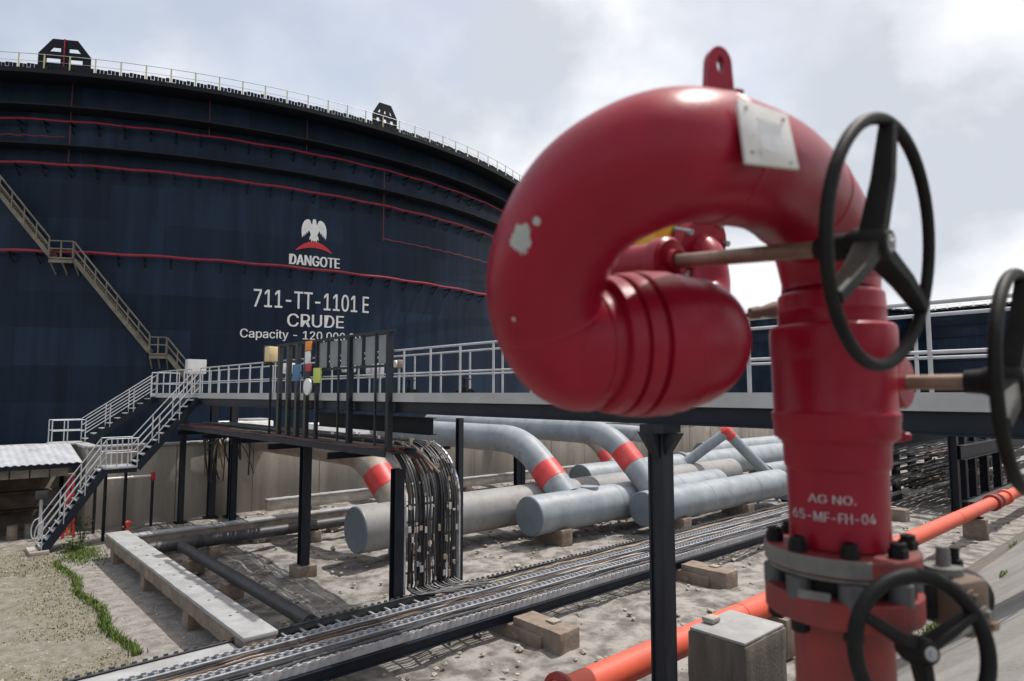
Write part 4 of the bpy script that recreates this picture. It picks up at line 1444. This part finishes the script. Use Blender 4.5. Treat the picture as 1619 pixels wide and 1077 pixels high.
for i in range(14):
    s, q = rnd.uniform(8.0, 10.0), rnd.uniform(25.5, 29.2)
    MB().tube(spline([P(s, q, RZ + .02), P(s + rnd.uniform(-.2, .3), q + .4, RZ - rnd.uniform(.2, .7)), P(s + rnd.uniform(.2, .7), q + 1.2, RZ - rnd.uniform(.3, 1.3)), P(s + rnd.uniform(.4, 1.2), min(q + 2.0, 30.4), RZ - rnd.uniform(0.4, 2.4))], 5), rnd.uniform(0.02, 0.04), 6).build('cable', M[rnd.choice(('cable_brown', 'cable_black', 'cable_tan', 'cable_black'))], hg)

# ------------------------------------------------------------------ screen of posts and sheet panels standing on the rack
sc = thing('panel_screen', 'dark steel frame of posts with six grey sheet panels along its top', 'screen', P(7.95, 16, RZ))
SS = 7.95
qs = [13.0, 13.62, 14.24, 14.86, 15.48, 16.1, 16.72]
ZT = 6.84
MB().bar(P(SS, 12.8, ZT), P(SS, 19.4, ZT), 0.09, 0.06).build('top_rail', M['post_grey'], sc, smooth=0)
MB().bar(P(SS, 13.0, ZT - 0.80), P(SS, 16.75, ZT - 0.80), 0.05, 0.06).build('lower_rail', M['post_grey'], sc, smooth=0)
for i, q in enumerate(qs):
    bot = RZ + 0.12 if i in (0, 1, 3, 4, 6) else ZT - 0.82
    w = 0.13 if i in (0, 3) else (0.09 if i == 6 else 0.045)
    MB().bar(P(SS, q, bot), P(SS, q, ZT - 0.03), w, w, up=B).build('post', M['post_grey' if i != 3 else 'navy'], sc, smooth=0)
for i in range(6):
    MB().box(P(SS + 0.03, (qs[i] + qs[i + 1]) / 2, ZT - 0.41), 0.02, qs[i + 1] - qs[i] - 0.17, 0.68).build('panel', M['panel'], sc, smooth=0)
for i, q in enumerate((17.35, 17.95, 18.55, 19.2)):
    MB().bar(P(SS, q, RZ + 0.12), P(SS, q, ZT - 0.03), 0.11, 0.15, up=B).build('post', M['cable_black'], sc, smooth=0)

lamp = thing('lamp_box', 'small cream box on a thin dark pole at the far end of the screen', 'lamp', P(7.95, 19.9, RZ))
MB().tube([P(7.95, 19.9, RZ), P(7.95, 19.9, 6.35)], 0.035, 8).build('pole', M['navy'], lamp)
MB().box(P(7.95, 19.9, 6.6), 0.30, 0.36, 0.46).build('case', M['cream'], lamp, bevel=0.03)
MB().box(P(7.98, 20.13, 6.61), 0.34, 0.08, 0.54).build('back_cover', M['cable_black'], lamp, bevel=0.02)


def board(label, s, q, z, w, h, mt, disc=False):
    o = thing('sign_board', label, 'sign', P(s, q, z - h / 2), 'small coloured boards on the screen posts')
    if disc:
        MB().lathe(P(s + 0.02, q, z), -A, [(0, w / 2), (0.04, w / 2), (0.05, w / 2 - 0.02)], 24).build('face', M[mt], o)
    else:
        MB().box(P(s, q, z), 0.04, w, h).build('face', M[mt], o, bevel=0.01)
    MB().box(P(s + 0.05, q, z), 0.05, w * 0.8, 0.06).build('bracket', M['navy'], o, smooth=0)
    return o


board('small orange board just under the top rail of the screen', SS - 0.12, 17.02, 6.70, 0.36, 0.26, 'sign_orange')
board('small white board below the orange board on the screen', SS - 0.12, 17.05, 6.38, 0.30, 0.34, 'white')
board('small red board below the white board on the screen', SS - 0.12, 17.0, 6.10, 0.32, 0.20, 'sign_red')
board('sky blue square board between the black screen posts', SS - 0.13, 17.75, 5.98, 0.46, 0.46, 'sign_blue')
board('yellow green board just right of the red board on the screen', SS - 0.12, 16.45, 5.88, 0.42, 0.40, 'sign_green')
board('round white disc below the red board on the screen', SS - 0.13, 17.0, 5.58, 0.46, 0.46, 'white', True)

# instruments along the walkway
def instrument(label, s, q, h, mt, box=(0.35, 0.25, 0.3)):
    o = thing('instrument_stand', label, 'instrument', P(s, q, DECK), 'instrument stands on the walkway')
    MB().tube([P(s, q, DECK), P(s, q, DECK + h)], 0.03, 8).build('pole', M['rail'], o)
    MB().box(P(s, q, DECK + 0.02), 0.25, 0.25, 0.03).build('foot', M['rail'], o, smooth=0)
    MB().box(P(s, q, DECK + h + box[2] / 2), *box).build('case', M[mt], o, bevel=0.03)
    MB().lathe(P(s - box[0] / 2 + 0.005, q, DECK + h + box[2] / 2), -A, [(0, 0.09), (0.05, 0.09), (0.055, 0.07)], 16).build('dial', M['white'], o)


instrument('white instrument box on a short stand behind the middle of the panel screen', 9.15, 17.2, 0.75, 'white')
instrument('pale grey instrument box on a stand near the right end of the screen', 9.15, 15.7, 0.55, 'rail', (0.4, 0.3, 0.4))
instrument('small white instrument box on a low stand behind the black screen posts', 9.15, 21.3, 0.8, 'white', (0.3, 0.5, 0.35))
instrument('tan instrument box on a stand right of the screen panels', 9.15, 14.5, 0.8, 'cable_tan', (0.2, 0.3, 0.2))


def gate_valve(label, s, q):
    o = thing('gate_valve', label, 'valve', P(s, q, DECK), 'small dark valves on the walkway deck')
    MB().lathe(P(s, q - 0.22, DECK + 0.12), B, [(0, 0.12), (0.04, 0.12), (0.05, 0.07), (0.39, 0.07), (0.40, 0.12), (0.44, 0.12)], 16).build('body', M['black'], o)
    MB().lathe(P(s, q, DECK + 0.15), UP, [(0, 0.08), (0.14, 0.06), (0.15, 0.03), (0.34, 0.02)], 12).build('bonnet', M['black'], o)
    ring = [P(s, q, DECK + 0.45) + A * 0.13 * math.cos(i * 0.3927) + B * 0.13 * math.sin(i * 0.3927) for i in range(16)]
    w = MB().tube(ring, 0.015, 6, closed=True)
    for k in range(2):
        d = A if k else B
        w.bar(P(s, q, DECK + 0.45) - d * 0.13, P(s, q, DECK + 0.45) + d * 0.13, 0.02, 0.015)
    w.build('wheel', M['black'], o)


gate_valve('small dark valve on the deck just right of the panel screen', 8.75, 13.4)
gate_valve('small dark valve on the deck close left of the red gooseneck', 8.8, 11.3)

# ------------------------------------------------------------------ orange pipe along the dike toe
op = thing('orange_pipe', 'long orange red pipe running past the dark column to the right', 'pipe', P(16, 6.85, 0))
QP, ZP, RP = 6.82, 1.02, 0.235
MB().tube([P(-4, QP, ZP), P(7.5, QP, ZP), P(20, QP, ZP), P(32.6, QP, ZP)], RP, 40).build('pipe_run', M['orange'], op)
for s in (12.2, 20.5, 27.2):
    MB().lathe(P(s, QP, ZP), A, [(0, RP), (0.01, RP + 0.012), (0.03, RP + 0.012), (0.04, RP)], 40, cap=False).build('weld_seam', M['orange'], op)
MB().lathe(P(32.0, QP, ZP), A, [(0, RP + 0.02), (0.02, RP + 0.09), (0.45, RP + 0.09), (0.47, RP + 0.0), (0.75, RP), (0.77, RP + 0.07), (1.0, RP + 0.07), (1.02, RP)], 40).build('coupling', M['orange_dark'], op)
MB().lathe(P(33.0, QP, ZP), A, [(0, RP), (1.1, RP), (1.12, RP + 0.08), (1.4, RP + 0.08), (1.42, RP), (14, RP)], 40).build('pipe_run', M['orange'], op)
MB().lathe(P(7.05, QP, ZP), A, [(0, RP + 0.01), (0.03, RP + 0.10), (0.09, RP + 0.10), (0.1, RP + 0.01)], 40, cap=False).build('flange', M['orange_dark'], op)
for (s, lab) in ((3.0, 'concrete sleeper under the orange pipe near its near end'), (13.6, 'concrete sleeper under the orange pipe below the red riser'), (21.5, 'concrete sleeper under the orange pipe right of the red riser'), (29.5, 'concrete sleeper under the far end of the orange pipe')):
    o = thing('pipe_sleeper', lab, 'concrete block', P(s, QP, 0))
    MB().box(P(s, QP, 0.36), 0.4, 0.75, 0.8).build('block', M['concrete_b'], o, bevel=0.03)
    MB().box(P(s, QP, 0.785), 0.3, 0.5, 0.05).build('pad', M['navy'], o, smooth=0)
M['pedestal'] = mat('streaked_shaded_pedestal', (0.135, 0.122, 0.105), (0.07, 0.063, 0.053), 5, 0.9, bump=0.3, bscale=18, streak=True, rust=(0.27, 0.25, 0.22), rust_amt=0.38, rust_scale=5, contrast=0.2)  # streaks are stains; base tone darkened to carry the shade on the front
pd = thing('concrete_pedestal', 'grey concrete pedestal with a bleached top beside the red standpipe', 'pedestal', P(9.2, 5.2, 0))
MB().box(P(9.93, 5.60, 0.76), 1.3, 1.0, 1.75).build('block', M['pedestal'], pd, bevel=0.03)
MB().box(P(9.93, 5.60, 1.66), 1.25, 0.95, 0.05).build('grout_cap', M['concrete_w'], pd, bevel=0.015)
MB().box(P(9.75, 5.95, 1.74), 0.25, 0.2, 0.08).build('rubble_lump', M['concrete'], pd, bevel=0.02)

# ------------------------------------------------------------------ dark cable frame at the end of the ground ladders
cf = thing('cable_portal', 'dark steel portal frame packed with tangled cables behind the handwheels', 'cable rack', P(40, 10.5, 0))
for s in (34.3, 35.6, 37.2, 39.4, 42, 45):
    for q in (8.6, 12.6):
        MB().hbeam(P(s, q, 0), P(s, q, 3.9), 0.34, 0.34, up=B, tf=0.04, tw=0.04).build('post', M['navy'], cf, smooth=0)
    MB().hbeam(P(s, 8.5, 3.75), P(s, 12.7, 3.75), 0.3, 0.5).build('cross_beam', M['navy'], cf, smooth=0)
for q in (8.6, 12.6):
    MB().hbeam(P(35.7, q, 3.4), P(60, q, 3.4), 0.3, 0.55).build('side_beam', M['navy'], cf, smooth=0)
    MB().hbeam(P(34.2, q - 0.3, 2.78), P(60, q - 0.3, 2.78), 0.3, 0.62).build('side_beam', M['navy'], cf, smooth=0)
for z in (1.0, 1.75, 2.5):
    for q in (8.9, 12.3):
        MB().bar(P(34.2, q, z), P(58, q, z), 0.05, 0.24).build('tray_rail', M['galv_dark'], cf, smooth=0)
rnd = random.Random(11)
for i in range(70):
    z = rnd.choice((0.98, 1.06, 1.73, 1.81, 2.48, 2.56))
    q = rnd.uniform(8.8, 12.4)
    pts = []
    s = 35.2
    while s < 56:
        pts.append(P(s, q + rnd.uniform(-.04, .04), z + rnd.uniform(-.02, .02) - 0.05 * abs(math.sin(s))))
        s += 0.9
    e = [P(34.4 - rnd.uniform(0, .5), q * 0.3 + 12.3 * 0.7, 0.6), P(34.9, q * 0.7 + 12.3 * 0.3, z * 0.55)]
    mt = rnd.choice(('cable_black',) * 7 + ('cable_brown',))
    MB().tube(spline(pts, 2), rnd.uniform(0.03, 0.055), 6).build('cable', M[mt], cf)
for i in range(95):
    MB().box(P(rnd.uniform(34.8, 46), rnd.choice((8.75, rnd.uniform(8.8, 12))), rnd.uniform(0.7, 3.0)), rnd.uniform(.06, .22), 0.06, rnd.uniform(.04, .11)).build('cable_clip', M['cable_tan'], cf, smooth=0)
MB().bar(P(35, 8.3, 0.55), P(60, 8.3, 0.55), 0.5, 0.06).build('bottom_tray', M['galv_dark'], cf, smooth=0)

# ------------------------------------------------------------------ the red fire monitor
RX, RY = at(1318, 622, 1.155).x, 1.155
R0 = Vector((RX, RY, 0))


def zy(py, d=1.06):
    return at(1318, py, d).z


PXM = FPX / 1.158 * 1.105            # px per metre at the riser
mon = thing('fire_monitor', 'red fire water monitor with a big gooseneck bend and two black handwheels', 'fire monitor', R0 + UP * zy(905))


def prof(rows):
    return [(zy(y), hw / PXM) for (y, hw) in rows]


ZF0, ZF1 = zy(900), zy(925)
base_z = 0.0
riser = MB().lathe(R0, UP, prof([(880, 79), (800, 79), (752, 80), (747, 83), (742, 84), (712, 85), (704, 87), (703, 91), (697, 94)]), 72, cap=False).build('riser_pipe', M['red'], mon, smooth=30)
# swivel collar
col = MB().lathe(R0, UP, prof([(699, 86), (698, 97), (694, 99), (672, 99.5), (666, 101), (657, 101.5), (653, 99), (649, 98), (572, 99.5), (560, 100), (558, 101), (518, 101.5), (511, 100), (507, 96), (505, 87),
                               (497, 86.5), (485, 86.5), (482, 87.5), (478, 86.5), (456, 85.5), (452, 83), (449, 79)]), 84, cap=False).build('swivel_collar', M['red'], mon, smooth=28)
for (px, py) in ((1406, 556), (1411, 690)):
    p = at(px, py, 1.13)
    d = Vector((p.x - RX, p.y - RY, 0)).normalized()
    MB().lathe(R0 + d * (97 / PXM) + UP * p.z, d, [(-0.004, 0.010), (0.008, 0.010), (0.0085, 0.007), (0.016, 0.007), (0.019, 0.004)], 12).build('grease_nipple', M['red'], col)
MB().lathe(R0 + UP * zy(612), (0.78, -0.22, 0), [(0.06, 0.018), (0.105, 0.018)], 16).build('lock_pin', M['red'], col)
# stencilled tag on the riser
tz = []
dcam = (Vector((0, 0, 0)) - R0)
face_a = math.atan2(dcam.y, dcam.x)
for body, yb, px0, px1, hpx in (('AG NO.', 799, 1281, 1352, 19), ('65-MF-FH-04', 829, 1256, 1379, 22)):
    vs, fs, w = text_poly(body, 0.014)
    rr = 79.8 / PXM
    # cut the lettering into narrow columns so that it follows the pipe
    bm = bmesh.new()
    bv = [bm.verts.new((x, y, 0)) for (x, y) in vs]
    for f in fs:
        try: bm.faces.new([bv[i] for i in f])
        except ValueError: pass
    for k in range(1, 24):
        bmesh.ops.bisect_plane(bm, geom=bm.verts[:] + bm.edges[:] + bm.faces[:], plane_co=(w * k / 24, 0, 0), plane_no=(1, 0, 0))
    bm.verts.index_update()
    mb = MB()
    xc = 1325.5
    pts = []
    for v in bm.verts:
        pxx = px0 + (px1 - px0) * v.co.x / w
        ang = math.asin(max(-0.98, min(0.98, (pxx - xc) / 80.5)))
        a = face_a + ang
        pts.append(R0 + Vector((math.cos(a), math.sin(a), 0)) * (rr + 0.0006) + UP * (zy(yb, 1.075) + v.co.y / 0.72 * hpx / PXM))
    mb.add(pts, [tuple(v.index for v in f.verts) for f in bm.faces])
    mb.build('tag_lettering', mat('worn_stencil_paint', (0.38, 0.34, 0.35), (0.30, 0.14, 0.16), 60, 0.6, wpos=(0.5, 0.72)), riser, smooth=0)
    bm.free()

# top flange with studs
def zf(py):
    return at(1318, py, 1.017).z


fl = MB().lathe(R0, UP, [(zf(926), 0.073), (zf(925.5), 0.119), (zf(923), 0.122), (zf(897), 0.123), (zf(894), 0.121), (zf(893.5), 0.0715)], 72, cap=False).build('flange', M['valve_red'], mon, smooth=30)
fl.data.materials.append(M['dullsteel'])
for pl_ in fl.data.polygons:
    w_ = Vector(pl_.center) + fl.matrix_basis.translation + mon.location - R0
    if abs(pl_.normal.z) < 0.7 and (w_.x < -0.012 or w_.y > 0.06):
        pl_.material_index = 1

# gooseneck
gp = [R0 + UP * zy(450), R0 + UP * zy(415), at(1288, 350, 1.10), at(1226, 285, 0.985), at(1150, 257, 0.885), at(1075, 248, 0.825), at(1000, 268, 0.82), at(925, 318, 0.855),
      at(876, 395, 0.905), at(862, 470, 0.95), at(884, 535, 0.985), at(930, 560, 1.005)]
ax = Vector((0.93, 0.34, 0.05)).normalized()
e0 = at(950, 546, 0.985)
gp = gp[:-1] + [at(918, 562, 1.0), e0, e0 + ax * 0.02]
path = spline(gp, 10)
rg = 0.0862
chip1, chip2 = at(823, 375, 0.84), at(848, 351, 0.835)
base_m = mon.location
best = min(path, key=lambda p: (p - at(850, 420, 0.93)).length)


def on_pipe(px, py):
    """first hit of the sight line through a pixel with the gooseneck"""
    for i in range(600):
        d = 0.6 + i * 0.001
        p = at(px, py, d)
        if min((p - c).length for c in path) <= rg: return p
    return at(px, py, 0.85)


c1, c2, c3, c4 = on_pipe(823, 376), on_pipe(848, 351), on_pipe(812, 505), on_pipe(1010, 215)
M['red_chip'] = mat('chipped_red_paint', (0.215, 0.0035, 0.0175), (0.260, 0.0050, 0.0220), 9, 0.29, bump=0.05, bscale=45, coat=0.0, r2=0.38, spec=0.28,
                    rust=(0.14, 0.010, 0.016), rust_amt=0.35, rust_scale=9, contrast=0.14, chip=[(*(c1 - base_m), 0.022), (*(c2 - base_m), 0.0075), (*(c3 - base_m), 0.004)])
gr = [rg + (0.0805 - rg) * (1 - sstep(0.0, 0.30, i / (len(path) - 1))) for i in range(len(path))]
gn = MB().tube(path, gr, 64, cap=False).build('gooseneck', M['red_chip'], mon, smooth=60)


def bead(i, rr=0.0025, w=0.004):
    rg = gr[i]
    t = (path[i + 1] - path[i - 1]).normalized()
    MB().lathe(path[i] - t * w, t, [(0, rg - 0.0003), (w * 0.6, rg + rr * 0.5), (w, rg + rr * 0.6), (w * 1.4, rg + rr * 0.5), (2 * w, rg - 0.0003)], 64, cap=False).build('weld_seam', M['red'], gn, smooth=60)


near = lambda px, py, d: min(range(1, len(path) - 1), key=lambda i: (path[i] - at(px, py, d)).length)
bead(near(1120, 252, 0.85))
bead(near(1262, 315, 1.04))
bead(near(868, 500, 0.96))

# lifting lug with a hole
lp = at(1136, 158, 0.872)
lug_n = Vector((0.30, -1, 0)).normalized()
lu = UP.cross(lug_n).normalized()
if lu.x < 0: lu = -lu
lk = 0.872 / FPX
outer, inner = [], []
NA_ = 40
for i in range(NA_):
    a = 2 * math.pi * i / NA_
    inner.append((1 * lk + 6.5 * lk * math.cos(a), 57 * lk + 15 * lk * math.sin(a)))
    ca, sa = math.cos(a), math.sin(a)
    if sa >= 0:
        outer.append((22.5 * lk * ca, 57 * lk + 31 * lk * sa))
    else:
        t = -sa
        hw = 22.5 + 7 * t
        outer.append((hw * lk * (1 if ca > 0 else -1) if abs(ca) > 0.7 else hw * lk * ca / 0.7, 57 * lk - 75 * lk * min(1, t * 1.25) if abs(ca) < 0.7 else 57 * lk - 75 * lk * t * 1.25))
mb = MB()
th = lug_n * 0.006
vs = []
for pts, sg in ((outer, 1), (inner, 1), (outer, -1), (inner, -1)):
    vs += [lp + lu * x + UP * y + th * sg for (x, y) in pts]
fs = []
for i in range(NA_):
    j = (i + 1) % NA_
    fs += [(i, j, NA_ + j, NA_ + i), (2 * NA_ + i, 3 * NA_ + i, 3 * NA_ + j, 2 * NA_ + j), (i, 2 * NA_ + i, 2 * NA_ + j, j), (NA_ + i, NA_ + j, 3 * NA_ + j, 3 * NA_ + i)]
lug = mb.add(vs, fs).build('lifting_lug', M['red'], mon, smooth=40)
MB().box(at(1166, 147, 0.872), 0.014, 0.012, 0.008, lu, lug_n, UP).build('lug_toe', M['red'], lug, bevel=0.002)

# name plate on a standoff
q4 = [at(1163, 156, 0.752), at(1243, 182, 0.778), at(1262, 269, 0.768), at(1178, 259, 0.740)]
nn = (q4[1] - q4[0]).cross(q4[3] - q4[0]).normalized()
if nn.y > 0: nn = -nn
mb = MB().add([p + nn * 0.0025 for p in q4] + [p - nn * 0.0025 for p in q4], [(0, 1, 2, 3), (7, 6, 5, 4), (0, 4, 5, 1), (1, 5, 6, 2), (2, 6, 7, 3), (3, 7, 4, 0)])
npl = mb.build('name_plate', M['plate'], mon, bevel=0.0012)
cpl = sum(q4, Vector()) / 4
MB().box(cpl - nn * 0.043, 0.045, 0.08, 0.04, (q4[1] - q4[0]).normalized(), nn, (q4[0] - q4[3]).normalized()).build('standoff', M['red'], npl, smooth=0)
exn, eyn = (q4[1] - q4[0]).normalized(), (q4[0] - q4[3]).normalized()
mb = MB()                                           # worn engraved panel and corner rivets
mb.box(cpl + nn * 0.0028 + exn * 0.004, 0.034, 0.0006, 0.040, exn, nn, eyn)
mb.build('worn_panel', mat('worn_plate_panel', (0.46, 0.47, 0.48), (0.58, 0.59, 0.60), 70, 0.6), npl, smooth=0)
for (sx, sy) in ((-1, -1), (1, -1), (1, 1), (-1, 1)):
    MB().lathe(cpl + exn * 0.028 * sx + eyn * 0.029 * sy + nn * 0.002, nn, [(0, 0.0022), (0.0015, 0.002), (0.002, 0.0008)], 10).build('rivet', M['dullsteel'], npl)

# elevation joint: ringed swivel on a level axis
ej = MB().lathe(e0, ax, [(-0.020, 0.086), (-0.004, 0.088), (-0.002, 0.100), (0.0, 0.1025), (0.018, 0.105), (0.020, 0.1005), (0.0245, 0.1005), (0.026, 0.107), (0.030, 0.109), (0.046, 0.1105), (0.0485, 0.1035), (0.0545, 0.1035), (0.057, 0.111), (0.061, 0.1125),
                        (0.104, 0.1125), (0.107, 0.1095), (0.110, 0.1095), (0.113, 0.1095), (0.120, 0.109), (0.128, 0.1085)], 96).build('elevation_joint', M['red'], mon, smooth=26)
# rounded elbow that turns away from the camera to the barrel
pe_ = e0 + ax * 0.108
fw = Vector((-0.33, 0.94, 0.0))
ell = spline([pe_ - ax * 0.02, pe_ + ax * 0.012, pe_ + ax * 0.050 + fw * 0.010 + UP * 0.006, pe_ + ax * 0.070 + fw * 0.055 + UP * 0.026, pe_ + ax * 0.055 + fw * 0.14 + UP * 0.075], 10)
rr = [0.1080 - 0.045 * (i / (len(ell) - 1)) ** 3 for i in range(len(ell))]
MB().tube(ell, rr, 56).build('outlet_elbow', M['red'], mon, smooth=50)
# barrel beyond the joint, rising away with a yellow nozzle
b0 = at(1112, 393, 1.52)
b1 = at(940, 356, 1.86)
bd = (b1 - b0).normalized()
MB().tube(spline([ell[-2], ell[-1], at(1118, 478, 1.46), b0 - bd * 0.015 - UP * 0.03, b0 + bd * 0.02], 6), 0.042, 32).build('barrel', M['red'], mon)
bl = (b1 - b0).length
brl = MB().lathe(b0, bd, [(0, 0.054), (0.0, 0.076), (0.03, 0.076), (0.031, 0.056), (bl * 0.06, 0.056), (bl * 0.07, 0.07), (bl * 0.10, 0.07)], 40).build('barrel', M['red'], mon, smooth=30)
for i in range(8):
    a = 2 * math.pi * i / 8 + 0.3
    x = bd.cross(UP).normalized()
    y = x.cross(bd)
    MB().lathe(b0 - bd * 0.012 + (x * math.cos(a) + y * math.sin(a)) * 0.07, bd, [(0, 0.008), (0.055, 0.008)], 6).build('bolt', M['steel'], brl, smooth=0)
MB().lathe(b0 + bd * bl * 0.10, bd, [(0, 0.08), (0.02, 0.100), (0.08, 0.106), (0.084, 0.097), (0.10, 0.097), (0.104, 0.110), (0.17, 0.116), (0.174, 0.106), (0.19, 0.106), (0.194, 0.12), (0.28, 0.124), (0.29, 0.08)], 40).build('nozzle', M['yellow'], mon, smooth=30)

# worm gear housing, neck and long shaft to the elevation handwheel
w1 = at(1377, 387, 0.878)
g1 = at(1064, 414, 1.132)
sd = (w1 - g1).normalized()
gh = MB().lathe(g1 - sd * 0.175, sd, [(0, 0.020), (0.004, 0.034), (0.14, 0.037), (0.142, 0.043), (0.15, 0.045), (0.168, 0.045), (0.174, 0.040), (0.176, 0.022), (0.186, 0.02)], 40).build('gear_housing', M['red'], mon, smooth=30)
nk = at(1068, 470, 1.12)
mb = MB().box(g1 - sd * 0.02 - UP * 0.055, 0.05, 0.055, 0.085, ax, ax.cross(UP), UP)
mb.build('gear_neck', M['red'], gh, bevel=0.008)
MB().box(g1 - sd * 0.02 - UP * 0.10 + ax * 0.005, 0.078, 0.045, 0.02, ax, ax.cross(UP), UP).build('gear_foot', M['red'], gh, bevel=0.005)
MB().lathe(g1, sd, [(0.0, 0.0125), (0.15, 0.0125), ((w1 - g1).length - 0.05, 0.0125)], 24).build('shaft', M['brass'], mon)
MB().lathe(w1 - sd * 0.075, sd, [(0, 0.013), (0.001, 0.016), (0.03, 0.019), (0.06, 0.021), (0.07, 0.021)], 28).build('shaft_boss', M['black'], mon)
handwheel(mon, w1, sd, 0.173, 0.0084, -2, (0.029, 0.020), 0.022, dish=0.016)
# second gear and handwheel, for turning
w2 = at(1592, 603, 1.01)
n2 = Vector((0.655, -0.755, 0.0)).normalized()
L2 = 0.15
g2 = w2 - n2 * L2
MB().lathe(g2 - n2 * 0.075, n2, [(0, 0.03), (0.06, 0.034), (0.062, 0.043), (0.066, 0.045), (0.082, 0.045), (0.086, 0.040), (0.087, 0.015)], 36).build('gear_housing', M['red'], mon, smooth=30)
MB().bar(R0 + UP * g2.z + Vector((0.05, 0, 0)), g2 - n2 * 0.05, 0.055, 0.07).build('gear_neck', M['red'], mon, bevel=0.006)
MB().lathe(g2, n2, [(0.0, 0.0125), (L2 - 0.03, 0.0125)], 24).build('shaft', M['brass'], mon)
MB().lathe(w2 - n2 * 0.055, n2, [(0, 0.014), (0.001, 0.018), (0.045, 0.022)], 28).build('shaft_boss', M['black'], mon)
handwheel(mon, w2, n2, 0.173, 0.0090, 8, (0.030, 0.021), 0.023, dish=0.022)
# rear stub of the shaft that shows behind the riser
MB().lathe(at(1186, 496, 1.32), (0.9, 0.1, 0.14), [(0, 0.012), (0.02, 0.013), (0.021, 0.010), (0.05, 0.017), (0.14, 0.019)], 20).build('drain_stub', M['cable_brown'], mon)

# ------------------------------------------------------------------ isolation valve below the flange and the standpipe that carries it
val = thing('isolation_valve', 'dark lug valve with stud bolts, gearbox and handwheel under the monitor flange', 'valve', R0 + UP * zf(964))
MB().lathe(R0, UP, [(zf(964), 0.088), (zf(963.5), 0.094), (zf(955), 0.097), (zf(934), 0.097), (zf(930), 0.094), (zf(929.5), 0.088)], 64).build('body', M['black'], val, smooth=30)
MB().lathe(R0, UP, [(zf(933), 0.092), (zf(932.5), 0.117), (zf(927), 0.119), (zf(926.5), 0.088)], 64).build('gasket_ring', M['dullsteel'], val, smooth=30)
studs = []
for i in range(8):
    a = face_a + R_(8 + 45 * i)
    studs.append(R0 + Vector((math.cos(a), math.sin(a), 0)) * 0.1045)
for p in studs:
    st = MB().lathe(p, UP, [(zf(1020), 0.008), (zf(868), 0.008)], 12).build('stud', M['black'], val)
    MB().lathe(p, UP, [(zf(893.2), 0.0148), (zf(879), 0.0148), (zf(878), 0.013)], 6).build('nut', M['black'], st, smooth=0)
    MB().lathe(p, UP, [(zf(879), 0.012), (zf(869), 0.012), (zf(868), 0.008)], 10).build('nut', M['black'], st, smooth=0)
    MB().lathe(p, UP, [(zf(975), 0.0165), (zf(973), 0.0195), (zf(937), 0.020), (zf(934), 0.0175)], 20).build('lug', M['galv_dark'], val, smooth=30)
wx = at(1452, 1028, 0.985)
n3 = Vector((0.12, -0.98, 0.16)).normalized()
# gearbox at the right of the valve
gb = at(1500, 945, 1.16)
gx, gy = Vector((0.92, 0.38, 0)), Vector((-0.38, 0.92, 0))
bx = MB().box(gb, 0.075, 0.10, 0.085, gx, gy, UP).build('gearbox', M['cable_brown'], val, bevel=0.014)
MB().lathe(gb + gx * 0.03, gx, [(0, 0.040), (0.025, 0.042), (0.028, 0.036), (0.038, 0.034)], 24).build('gear_cover', M['black'], bx)
MB().lathe(gb + UP * 0.043 - gx * 0.01, UP, [(0, 0.030), (0.012, 0.030), (0.013, 0.012), (0.045, 0.010)], 16).build('stop_screw', M['dullsteel'], bx)
MB().lathe(gb + UP * 0.043 + gx * 0.022, UP, [(0, 0.012), (0.02, 0.012), (0.021, 0.007), (0.04, 0.007)], 10).build('stop_screw', M['black'], bx)
for (dx, dz, mt) in ((0.01, -0.012, 'dullsteel'), (-0.02, 0.018, 'cable_brown'), (0.022, -0.032, 'brass')):
    MB().lathe(gb - gy * 0.05 + gx * dx + UP * dz, -gy, [(0, 0.012), (0.006, 0.012), (0.0065, 0.007), (0.014, 0.007)], 10).build('cap_screw', M[mt], bx)
MB().bar(R0 + UP * gb.z + gx * 0.10, gb - gx * 0.03, 0.05, 0.06).build('stem_neck', M['black'], val, bevel=0.006)
MB().bar(at(1262, 938, 1.045) , at(1312, 946, 1.04), 0.006, 0.012).build('tag_strap', M['dullsteel'], val, smooth=0)
MB().lathe(gb - gy * 0.04 - UP * 0.03, (wx - (gb - gy * 0.04 - UP * 0.03)), [(0, 0.018), (0.03, 0.018), (0.031, 0.010), ((wx - (gb - gy * 0.04 - UP * 0.03)).length - 0.01, 0.010)], 16).build('shaft', M['dullsteel'], val)
handwheel(val, wx, n3, 0.115, 0.0108, 62, (0.018, 0.014), 0.018, dish=0.008)

stp = thing('standpipe', 'faded red standpipe with a flange rising from the dike under the valve', 'pipe', R0 + UP * 3.86)
MB().lathe(R0, UP, [(3.84, 0.13), (3.87, 0.13), (3.871, 0.084), (3.90, 0.078), (zf(1040), 0.078), (zf(1022), 0.083), (zf(1008), 0.087)], 56, cap=False).build('pipe_body', M['valve_red'], stp, smooth=40)
MB().lathe(R0, UP, [(zf(1012), 0.08), (zf(1011), 0.121), (zf(1009), 0.123), (zf(968), 0.123), (zf(965), 0.120), (zf(964.5), 0.08)], 72).build('flange', M['valve_red'], stp, smooth=30)
for p in studs:
    MB().lathe(p, UP, [(zf(1032), 0.013), (zf(1031), 0.0148), (zf(1012.5), 0.0148)], 6).build('nut', M['black'], stp, smooth=0)
